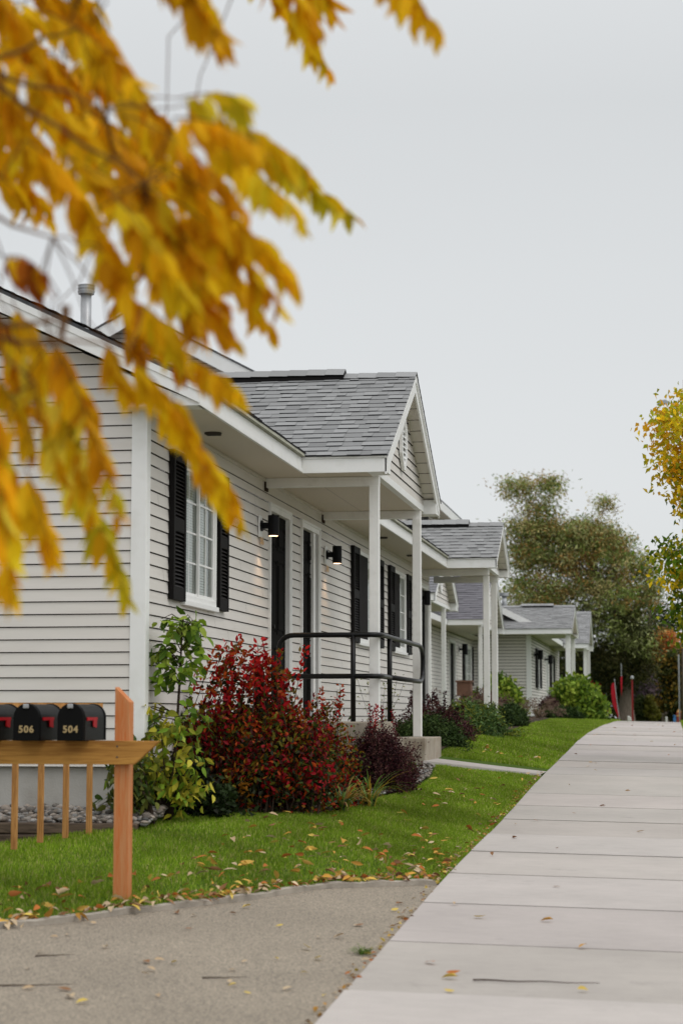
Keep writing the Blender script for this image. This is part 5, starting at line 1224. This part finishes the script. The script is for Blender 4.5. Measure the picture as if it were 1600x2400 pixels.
# ------------------------------------------------------------------ trees
def limb(mb, p, q, r0, r1, rng, n=6, wob=0.05, seg=7):
    p, q = np.array(p, float), np.array(q, float); ln = np.linalg.norm(q - p); pts = []
    for i in range(n + 1):
        t_ = i / n; c = p + (q - p) * t_ + (rng.normal(0, wob * ln, 3) * math.sin(math.pi * t_)); pts.append(tuple(c))
    mb.tube(pts, [r0 + (r1 - r0) * i / n for i in range(n + 1)], seg, caps=False); return [np.array(c) for c in pts]
def tree(name, base, trunk_pts, trunk_r, lobes, nclump, lpc, csize, L_, W_, pal, label, seed, droop=0.3, m='leaf', cat='tree', group=None, w_=None, limbs=14, barkm='bark', hollow=0.35, flat=0.6):
    """lobes: list of (cx,cy,cz,rx,ry,rz,weight[,palette])"""
    rng = np.random.default_rng(seed); t = Thing(name, base, label, cat, group)
    wd = MB(); tp = [np.array(p, float) for p in trunk_pts]
    wd.tube([tuple(p) for p in tp], trunk_r, 12, caps=False)
    ws = np.array([l[6] for l in lobes], float); ws /= ws.sum(); Vs, Fs, Cs = [], [], []; off = 0
    cl = []
    for i in range(nclump):
        l = lobes[rng.choice(len(lobes), p=ws)]; d = norm(rng.normal(0, 1, 3)); r_ = (hollow + (1 - hollow) * rng.random()) ** 0.6
        c = np.array(l[:3]) + d * np.array(l[3:6]) * r_; cl.append((c, l))
    for i in range(limbs):
        c, l = cl[rng.integers(len(cl))]; k = rng.integers(max(1, len(tp) // 2), len(tp)); s = tp[k]
        pts = limb(wd, s, c, trunk_r[min(k, len(trunk_r) - 1)] * 0.5, 0.006, rng)
        for j in range(2): c2, _ = cl[rng.integers(len(cl))]; q = pts[3]; dd = c2 - q; ln = np.linalg.norm(dd); limb(wd, q, q + dd / ln * min(ln, np.linalg.norm(c - s) * .55), trunk_r[min(k, len(trunk_r) - 1)] * 0.2, 0.004, rng, seg=5)
    for c, l in cl:
        n = max(3, int(lpc * rng.uniform(.5, 1.4))); s = csize * rng.uniform(.6, 1.3)
        P_ = c + rng.normal(0, 1, (n, 3)) * np.array([s, s, s * flat])
        D, N_ = rot_frames(n, droop, rng, 0.8)
        pl = l[7] if len(l) > 7 else pal; c0 = pick(pl, 1, .15, rng, w_ if pl is pal else None); C = np.where(rng.random((n, 1)) < .85, np.tile(c0 * rng.uniform(.62, 1.25), (n, 1)), pick(pl, n, .2, rng, w_ if pl is pal else None)) * rng.uniform(.8, 1.2, (n, 1))
        V, F, Cc = leaves(P_, D, N_, L_ * rng.uniform(.6, 1.2, n), W_ * rng.uniform(.7, 1.2, n), C)
        Vs.append(V); Fs.append(F + off); Cs.append(Cc); off += len(V)
    t.part('trunk', wd, M[barkm], smooth=True)
    t.np('crown', np.concatenate(Vs), np.concatenate(Fs), np.concatenate(Cs), M[m])
    return t
OL = [(0.28, 0.34, 0.09), (0.44, 0.47, 0.20), (0.19, 0.26, 0.06), (0.50, 0.42, 0.18), (0.36, 0.22, 0.07)]
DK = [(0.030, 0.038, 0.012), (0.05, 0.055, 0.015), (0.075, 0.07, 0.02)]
tree('locust_tree', (-1.95, 85, -0.2), [(-1.95, 85, -0.3), (-1.95, 85, 0.6), (-1.92, 85, 2.0), (-2.0, 85, 3.6), (-2.6, 85, 5.0), (-3.3, 85, 6.4), (-3.8, 85, 7.4)], [0.42, 0.27, 0.24, 0.19, 0.14, 0.08, 0.03],
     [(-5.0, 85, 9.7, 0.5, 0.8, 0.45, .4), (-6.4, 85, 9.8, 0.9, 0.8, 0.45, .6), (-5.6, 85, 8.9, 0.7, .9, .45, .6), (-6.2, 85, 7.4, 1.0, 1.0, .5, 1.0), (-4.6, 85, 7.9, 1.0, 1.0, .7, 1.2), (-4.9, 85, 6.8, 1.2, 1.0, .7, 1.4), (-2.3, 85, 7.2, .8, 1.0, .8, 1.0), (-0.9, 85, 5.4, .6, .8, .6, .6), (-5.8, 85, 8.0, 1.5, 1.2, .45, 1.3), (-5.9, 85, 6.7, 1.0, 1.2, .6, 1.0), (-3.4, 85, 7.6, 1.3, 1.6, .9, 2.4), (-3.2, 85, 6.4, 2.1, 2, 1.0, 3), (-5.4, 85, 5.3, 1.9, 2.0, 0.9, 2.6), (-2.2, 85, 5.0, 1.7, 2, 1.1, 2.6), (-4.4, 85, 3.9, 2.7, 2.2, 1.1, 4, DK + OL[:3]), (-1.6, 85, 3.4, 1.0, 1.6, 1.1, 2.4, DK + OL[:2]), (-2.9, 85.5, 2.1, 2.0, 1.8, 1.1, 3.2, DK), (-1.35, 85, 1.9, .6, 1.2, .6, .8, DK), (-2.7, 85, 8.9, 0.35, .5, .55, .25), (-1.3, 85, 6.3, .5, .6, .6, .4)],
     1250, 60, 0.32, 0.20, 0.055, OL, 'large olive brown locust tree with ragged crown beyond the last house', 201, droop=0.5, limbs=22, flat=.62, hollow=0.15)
YG = [(0.80, 0.56, 0.02), (0.68, 0.56, 0.03), (0.48, 0.50, 0.03), (0.84, 0.46, 0.025)]
GR = [(0.11, 0.20, 0.015), (0.18, 0.28, 0.02), (0.06, 0.11, 0.012), (0.36, 0.36, 0.025)]
tree('street_tree', (1.9, 28, -0.7), [(1.9, 28, -0.75), (1.88, 28, 0.6), (1.85, 28, 2.2), (1.8, 28, 3.8), (1.8, 28, 5.4)], [0.13, 0.10, 0.085, 0.06, 0.03],
     [(0.46, 28, 3.90, .74, .9, .55, 3.2, YG), (0.50, 28, 3.30, .62, .6, .38, 1.8, YG), (0.75, 28, 4.5, .6, .6, .4, 1.2, YG), (1.6, 28, 5.0, 1.2, 1.2, .9, 2.5, YG), (0.80, 28, 2.75, .66, .9, .38, 1.3, GR + YG[:2]), (0.50, 28, 2.10, .80, .8, .42, 2.2, GR + YG[:1]), (0.52, 28, 1.50, .74, .8, .34, 1.6, GR), (0.60, 28, 1.12, .50, .8, .16, .8, YG[1:3] + GR[1:2]), (2.4, 28, 2.6, 1.6, 1.6, 1.8, 5)],
     520, 27, 0.14, 0.105, 0.058, YG + YG + GR, 'golden and green leaved street tree at the right edge of the photo', 202, droop=1.0, m='yleaf', limbs=34)
# bare twigs of the street tree sticking out left belong to its trunk mesh already
OR = [(0.55, 0.22, 0.06), (0.50, 0.16, 0.05), (0.40, 0.26, 0.06)]
tree('maple_tree', (-0.4, 108, -0.6), [(-0.4, 108, -0.6), (-0.4, 108, 2), (-0.4, 108, 4.0)], [0.2, 0.15, 0.08], [(-0.55, 108, 4.1, .55, .8, .6, 2), (0.0, 108, 3.3, .8, .9, .7, 2)], 130, 50, 0.2, 0.20, 0.12, OR, 'orange autumn maple in the far background', 203)
tree('evergreen_tree', (-1.2, 112, -0.5), [(-1.2, 112, -0.5), (-1.2, 112, 3), (-1.2, 112, 7)], [0.25, 0.2, 0.06], [(-1.2, 112, 5.0, 1.4, 1.6, 1.6, 2), (-0.8, 112, 2.6, 1.6, 1.6, 1.6, 3, DK), (-3.5, 112, 2.2, 2.2, 1.6, 1.8, 3, DK), (-5.8, 112, 2.4, 2.4, 1.6, 2.2, 3, DK)], 330, 60, 0.36, 0.26, 0.12, [(0.06, 0.075, 0.03), (0.09, 0.10, 0.05), (0.04, 0.05, 0.02)], 'tall grey green tree mass behind the locust trunk', 204)
tree('oak_tree', (0.6, 105, -0.5), [(0.6, 105, -0.5), (0.6, 105, 2), (0.6, 105, 4)], [0.25, 0.2, 0.06], [(0.3, 105, 1.2, 1.2, 1.2, 1.3, 3), (-0.1, 105, 2.6, .8, 1, .8, 1.2)], 200, 60, 0.24, 0.22, 0.14, [(0.20, 0.14, 0.02), (0.28, 0.17, 0.03), (0.07, 0.075, 0.018), (0.04, 0.05, 0.014), (0.03, 0.035, 0.012)], 'dark tree with ochre leaves at the end of the walk', 205)
tree('plum_tree', (-1.75, 98, -0.4), [(-1.75, 98, -0.4), (-1.75, 98, 1), (-1.7, 98, 2.4)], [0.1, 0.08, 0.04], [(-1.55, 98, 1.5, .65, .8, .75, 2)], 60, 60, 0.2, 0.14, 0.08, [(0.10, 0.065, 0.085), (0.07, 0.045, 0.06), (0.14, 0.10, 0.11)], 'hazy purple leaved tree right of the locust trunk', 206)
for (x, pal_, lab, sd_) in ((-1.42, [(0.035, 0.05, 0.014), (0.05, 0.065, 0.018)], 'dark green clipped cone evergreen beside the locust trunk', 207), (-1.0, [(0.12, 0.125, 0.014), (0.09, 0.10, 0.014), (0.15, 0.14, 0.02)], 'olive yellow cone shaped evergreen right of the dark one', 208)):
    tree('cone_evergreen', (x, 88, -0.25), [(x, 88, -0.3), (x, 88, .9)], [0.05, 0.01], [(x, 88, 0.0, .40, .4, .38, 4), (x, 88, 0.3, .28, .3, .35, 3), (x, 88, .62, .14, .15, .28, 1.6)], 90, 50, 0.06, 0.12, 0.05, pal_, lab, sd_, group='cone evergreens', limbs=2, cat='evergreen shrub')
shrub('burning_bush', -3.05, 76.0, 0.55, 0.9, 1.35, 60, 60, 0.13, 0.08, [(0.40, 0.012, 0.02), (0.30, 0.02, 0.02), (0.05, 0.05, 0.02)], 'scarlet bush glowing behind the bright green hydrangea', seed=66, z=-0.2, w_=[.45, .25, .3])
tree('far_hedge', (6, 118, -0.6), [(6, 118, -0.6), (6, 118, 2)], [0.2, 0.1], [(3.5, 118, 1.6, 2.5, 1.5, 1.8, 2), (8, 118, 2.0, 3.5, 1.5, 2.4, 2), (-1, 118, .6, 3.0, 1.2, 1.1, 3), (0.6, 118, .2, 2.0, 1.0, .8, 2)], 260, 50, 0.4, 0.34, 0.2, [(0.05, 0.06, 0.02), (0.10, 0.09, 0.03)], 'dark hedge behind the hydrant', 209, cat='hedge')
tree('cedar_tree', (-9, 100, -0.4), [(-9, 100, -0.4), (-9, 100, 3), (-9, 100, 5.5)], [0.3, 0.2, 0.06], [(-9, 100, 3.0, 2.2, 2, 2.2, 2, DK), (-5.8, 98, 2.3, 2.0, 1.8, 1.8, 2.4, DK)], 240, 60, 0.34, 0.26, 0.12, DK + OL[:1], 'dark broad tree behind the far porch roof', 210)

# ---- foreground golden tree, leaves hang into the picture from upper left
def near_tree():
    rng = np.random.default_rng(301)
    t = Thing('autumn_tree', (-2.7, 3.6, -1.6), 'golden yellow tree with drooping feathery leaves filling the upper left', 'tree')
    cp, sp = math.cos(R(5.872)), math.sin(R(5.872)); yw = R(9.404)
    def at(px, py, d):     # picture fraction (1568 wide sketch) -> place in space at distance d
        x = (px * 1.0204 - 800) / 4667 * d; u = (1200 - py * 1.0204) / 4667 * d
        f = d * cp - u * sp; z = d * sp + u * cp
        return np.array([x * math.cos(yw) - f * math.sin(yw), x * math.sin(yw) + f * math.cos(yw), z])
    fr = [(850, -90, 1010, 78), (905, -60, 985, 50), (560, -110, 755, 165), (600, -110, 740, 70), (640, -120, 770, 30), (340, -110, 520, 115), (400, -110, 500, 60),
          (410, 225, 560, 225), (420, 240, 705, 385), (440, 290, 820, 505), (470, 320, 690, 500), (380, 380, 688, 668), (420, 470, 640, 700), (350, 470, 632, 765), (330, 540, 545, 790),
          (190, 320, 440, 430), (150, 130, 370, 310), (90, 20, 320, 200), (-10, 40, 200, 260), (50, -60, 270, 120), (-30, 180, 150, 420), (-30, 310, 110, 500), (170, 420, 300, 710),
          (240, 540, 330, 850), (290, 680, 430, 860), (300, 820, 500, 1100), (340, 880, 560, 1215), (240, 780, 300, 900), (110, 760, 270, 1175), (40, 780, 150, 1120), (390, 940, 530, 1150),
          (80, 950, 295, 1375), (10, 760, 70, 1030), (-30, 900, 30, 1385), (120, 880, 215, 1180), (-20, 700, 100, 960), (-30, -40, 90, 140), (150, -60, 260, 100),
          (230, 150, 420, 340), (80, 230, 260, 430), (140, 350, 370, 570), (240, 300, 520, 530), (280, 400, 560, 650), (310, 270, 560, 480), (370, 560, 470, 770), (-40, 80, 60, 310),
          (200, 220, 330, 450), (250, 440, 430, 690), (60, 320, 220, 500), (300, 500, 520, 700), (60, 1080, 120, 1280), (-20, 250, 90, 400), (160, 260, 400, 380), (10, 590, 100, 630),
          (260, 350, 420, 560), (330, 430, 480, 640), (120, 120, 250, 350), (-20, 100, 110, 200), (190, 480, 290, 640), (0, 1000, 60, 1200), (-30, -20, 120, 60), (20, 60, 180, 190), (-30, 140, 60, 260), (60, 180, 210, 330), (120, 300, 280, 470), (200, 130, 350, 280), (260, 200, 400, 340), (330, 340, 500, 470), (390, 400, 560, 560), (200, 380, 400, 520), (290, 560, 420, 700), (180, 240, 330, 400), (250, 300, 380, 420), (360, 500, 500, 640), (400, 270, 590, 330), (-20, 850, 70, 1020), (30, 700, 120, 880), (120, 790, 190, 960), (100, 30, 230, 110), (-30, 380, 60, 470), (220, 560, 330, 730), (330, 700, 420, 800), (430, 820, 540, 900)]
    gold = [(0.86, 0.52, 0.008), (0.90, 0.58, 0.012), (0.82, 0.45, 0.008), (0.84, 0.60, 0.014), (0.72, 0.34, 0.006)]
    yel = [(0.80, 0.64, 0.02), (0.66, 0.56, 0.02), (0.90, 0.74, 0.07)]
    brn = [(0.42, 0.12, 0.006), (0.34, 0.09, 0.006), (0.60, 0.24, 0.008)]
    tw = MB(); Vs, Fs, Cs = [], [], []; off = 0; starts = []
    for k, (x0, y0, x1, y1) in enumerate(fr):
        d = rng.uniform(4.0, 5.4); a = at(x0, y0, d); b = at(x1, y1, d + rng.uniform(-.2, .2))
        starts.append(a); ln = np.linalg.norm(b - a)
        mid_ = (a + b) / 2 + np.array([0, 0, 0.06 * ln / .4]) + (b - a) * 0.06
        ts = np.linspace(0, 1, 8)[:, None]; cv = (1 - ts) ** 2 * a + 2 * ts * (1 - ts) * mid_ + ts ** 2 * b
        tw.tube([tuple(c) for c in cv], [0.0022 - 0.0002 * i for i in range(8)], 5, caps=False)
        pal = gold
        if k in (7, 8, 9, 10, 61): pal = yel + gold[1:4]
        if k in (28, 31, 33, 34, 29, 50): pal = yel + gold
        if k in (24, 53, 35): pal = brn + gold[:2]
        nl = max(5, int(ln / 0.0205))
        # leaflets in opposite pairs, small at the tip
        u = np.repeat(np.linspace(0.10, 0.97, nl), 2); side = np.tile([1, -1], nl); n = len(u); u = u + rng.normal(0, .01, n)
        P_ = (1 - u[:, None]) ** 2 * a + 2 * u[:, None] * (1 - u[:, None]) * mid_ + u[:, None] ** 2 * b
        ax = norm(b - a); view = norm((a + b) / 2); lat = norm(np.cross(ax, view) * 0.55 + rng.normal(0, .35, 3))
        D = lat[None, :] * side[:, None] * 0.42 + ax * 0.45 + np.array([0, 0, -0.95]) + rng.normal(0, .16, (n, 3)); D = norm(D)
        N_ = np.cross(D, rng.normal(0, 1, (n, 3)) * .5 + ax); N_ = norm(N_)
        s = (0.094 * (1 - 0.45 * np.clip((u - 0.72) / .28, 0, 1))) * rng.uniform(.7, 1.2, n)
        base = pick(pal, 1, .1, rng); C = np.where(rng.random((n, 1)) < .5, np.tile(base, (n, 1)), pick(pal, n, .15, rng)); C = C * rng.uniform(.8, 1.15, (n, 1))
        V, F, Cc = leaves6(P_, D, N_, s, s * rng.uniform(.34, .46, n), C, .12, .15)
        Vs.append(V); Fs.append(F + off); Cs.append(Cc); off += len(V)
    # limbs that carry the fronds
    hub = [np.array([-2.55, 3.65, 1.0]), np.array([-2.5, 3.7, 1.5]), np.array([-2.4, 3.8, 2.0])]
    nodes = [at(-60, 480, 4.1), at(-60, 150, 4.2), at(-60, 760, 3.9), at(200, -160, 4.3), at(560, -200, 4.4)]
    tr = MB(); tr.tube([(-2.7, 3.6, -1.75), (-2.68, 3.6, -1.2), (-2.62, 3.62, -0.2), (-2.55, 3.65, 1.0), (-2.5, 3.7, 1.6), (-2.4, 3.8, 2.4), (-2.35, 3.8, 3.4)], [0.13, 0.09, 0.075, 0.06, 0.05, 0.035, 0.01], 12, caps=False)
    t.part('trunk', tr, M['bark'], smooth=True)
    for nd, h, rr in zip(nodes, (hub[0], hub[1], hub[0], hub[2], hub[2]), (0.018, 0.016, 0.013, 0.012, 0.010)): limb(tw, h, nd, rr, rr * .55, rng, wob=.03)
    inner = [(at(330, 420, 4.2), 1, .008), (at(120, 545, 4.1), 0, .007), (at(150, 730, 3.95), 2, .010), (at(300, 800, 3.95), 2, .006), (at(180, 60, 4.2), 1, .007), (at(240, 250, 4.2), 1, .007), (at(600, -120, 4.3), 4, .006), (at(860, -100, 4.3), 4, .005), (at(80, 880, 3.9), 2, .006)]
    inn = []
    for p, j, rr in inner: limb(tw, nodes[j], p, rr * 0.8, rr * .35, rng, wob=.02, seg=6); inn.append(p)
    for s in starts:
        q = min(inn + nodes, key=lambda p: np.linalg.norm(p - s)); limb(tw, q, s, 0.0022, 0.0014, rng, n=4, wob=.04, seg=5)
    limb(tw, at(150, 700, 3.95), at(140, 790, 3.95), 0.010, 0.006, rng, n=4, wob=.02)
    t.part('branches', tw, M['gtwig'])
    # crown outside the frame, above and to the left
    n = 5200; P_ = np.array([-2.3, 3.8, 2.6]) + rng.normal(0, 1, (n, 3)) * np.array([.55, .6, .55])
    ok = (P_[:, 0] < -1.55 - 0.0 * P_[:, 2]) | (P_[:, 2] > 2.2); ok &= ~((P_[:, 0] > -1.35) & (P_[:, 2] < 2.0)); P_ = P_[ok]; n = len(P_)
    D, N_ = rot_frames(n, 1.0, rng); V, F, C = leaves(P_, D, N_, .08, .035, pick(gold + yel, n, .2, rng)); Vs.append(V); Fs.append(F + off); Cs.append(C); off += len(V)
    t.np('foliage', np.concatenate(Vs), np.concatenate(Fs), np.concatenate(Cs), M['yleaf'])
near_tree()

# ------------------------------------------------------------------ far small things
UP = Thing('utility_pole', (0.42, 75, -0.15), 'brown wooden utility pole at the far right edge with a street light arm', 'utility pole')
UP.part('pole', MB().tube([(0.46, 75, -0.3), (0.50, 75, 2.0), (0.57, 75, 5), (0.68, 75, 12.6)], [0.19, 0.16, 0.12, 0.10], 14), M['bark'], smooth=True)
UP.part('conduit', MB().tube([(0.24, 75, -0.3), (0.24, 75, 2.3)], 0.03, 8), M['galv'])
o_ = UP.part('lamp_arm', MB().tube([(0.42, 75, 11.3), (0.2, 74.9, 11.7), (-0.1, 74.8, 11.75)], [0.03, 0.03, 0.025], 8), M['galv'])
mb = MB(); mb.prism([(-0.40, 74.7, 11.66), (-0.36, 74.7, 11.78), (-0.10, 74.7, 11.82), (0.02, 74.7, 11.76), (-0.02, 74.7, 11.66)], (0, 0.22, 0)); UP.part('lamp_head', mb, M['galv'], o_)
mb = MB(); mb.tube([(0.42, 75, 5.4), (-1.2, 88, 3.9), (-3.2, 104, 4.6)], 0.012, 5); tag(mb.build('power_line', M['wire']), 'thin overhead wire slanting from the utility pole to the trees', 'wire')
H = Thing('fire_hydrant', (0.28, 95, -0.35), 'small red fire hydrant with ochre cap at the end of the walk', 'fire hydrant')
H.part('barrel', MB().tube([(0.28, 95, -0.45), (0.28, 95, -0.38), (0.28, 95, -0.37), (0.28, 95, 0.12), (0.28, 95, 0.13), (0.28, 95, 0.17)], [.16, .16, .11, .11, .14, .14], 16), M['hydrant'])
H.part('bonnet', MB().tube([(0.28, 95, 0.17), (0.28, 95, 0.24), (0.28, 95, 0.30), (0.28, 95, 0.36)], [.125, .11, .06, .03], 14), M['hydcap'], smooth=True)
H.part('nozzle', MB().tube([(0.14, 95, 0.03), (0.42, 95, 0.03)], 0.06, 12), M['hydcap']); H.part('nozzle', MB().tube([(0.28, 94.84, 0.05), (0.28, 94.95, 0.05)], 0.075, 12), M['hydcap'])
mb = MB(); mb.box(0.0, 0.13, 96, 96.3, -0.5, 0.02); mb.box(-0.01, 0.14, 95.98, 96.32, 0.02, 0.06); tag(mb.build('recycling_bin', M['blue'], bevel=0.01), 'small blue bin left of the red hydrant', 'bin')
mb = MB(); mb.tube([(-0.30, 90, -0.4), (-0.30, 90, -0.02), (-0.30, 90, 0.0)], [.05, .05, .03], 10); tag(mb.build('marker_post', M['white']), 'little white marker stub at the crest of the walk', 'marker')
mb = MB(); mb.prism([(-1.78, 80, -0.2), (-1.62, 80, -0.2), (-1.64, 80, -0.05), (-1.72, 80, 0.03), (-1.79, 80, 0.02)], (0, 0.12, 0)); tag(mb.build('painted_rock', M['white'], bevel=0.02), 'pale pinkish stone at the foot of the locust trunk', 'rock')
def banner(name, pts, pole, label):
    t = Thing(name, (pts[0][0], 80, -0.15), label, 'banner', 'red banners by the locust tree')
    mb = MB(); mb.prism([(x, 80, z) for x, z in pts], (0, 0.012, 0)); t.part('cloth', mb, M['redcloth']); t.part('pole', MB().tube(pole, 0.015, 6), M['galv'])
banner('banner', [(-2.41, 1.2), (-2.36, 1.32), (-2.29, 1.34), (-2.25, 1.2), (-2.22, 0.6), (-2.10, 0.15), (-2.10, 0.0), (-2.16, -0.05), (-2.20, 0.1), (-2.37, 0.5), (-2.41, 0.9)], [(-2.08, 80, -0.3), (-2.2, 80, 0.7), (-2.28, 80, 1.5)], 'long curved red banner hanging left of the locust trunk')
banner('banner', [(-2.04, 1.55), (-1.96, 1.6), (-1.97, 1.2), (-2.0, 0.80), (-2.03, 1.1)], [(-2.0, 80.05, 2.1), (-2.0, 80.05, 1.5)], 'short narrow red pennant hanging beside the locust trunk')
mb = MB(); mb.box(-1.655, -1.585, 82.0, 82.07, -0.3, 1.5); PO = Thing('red_post', (-1.62, 82, -0.2), 'slim dark red post right of the locust trunk with white lamp top', 'post'); PO.part('shaft', mb, M['redpaint']); PO.part('lamp_globe', MB().tube([(-1.62, 82, 1.5), (-1.62, 82, 1.54), (-1.62, 82, 1.62), (-1.62, 82, 1.66)], [.03, .075, .07, .02], 10), M['galv'])
print('objects', len(bpy.data.objects))
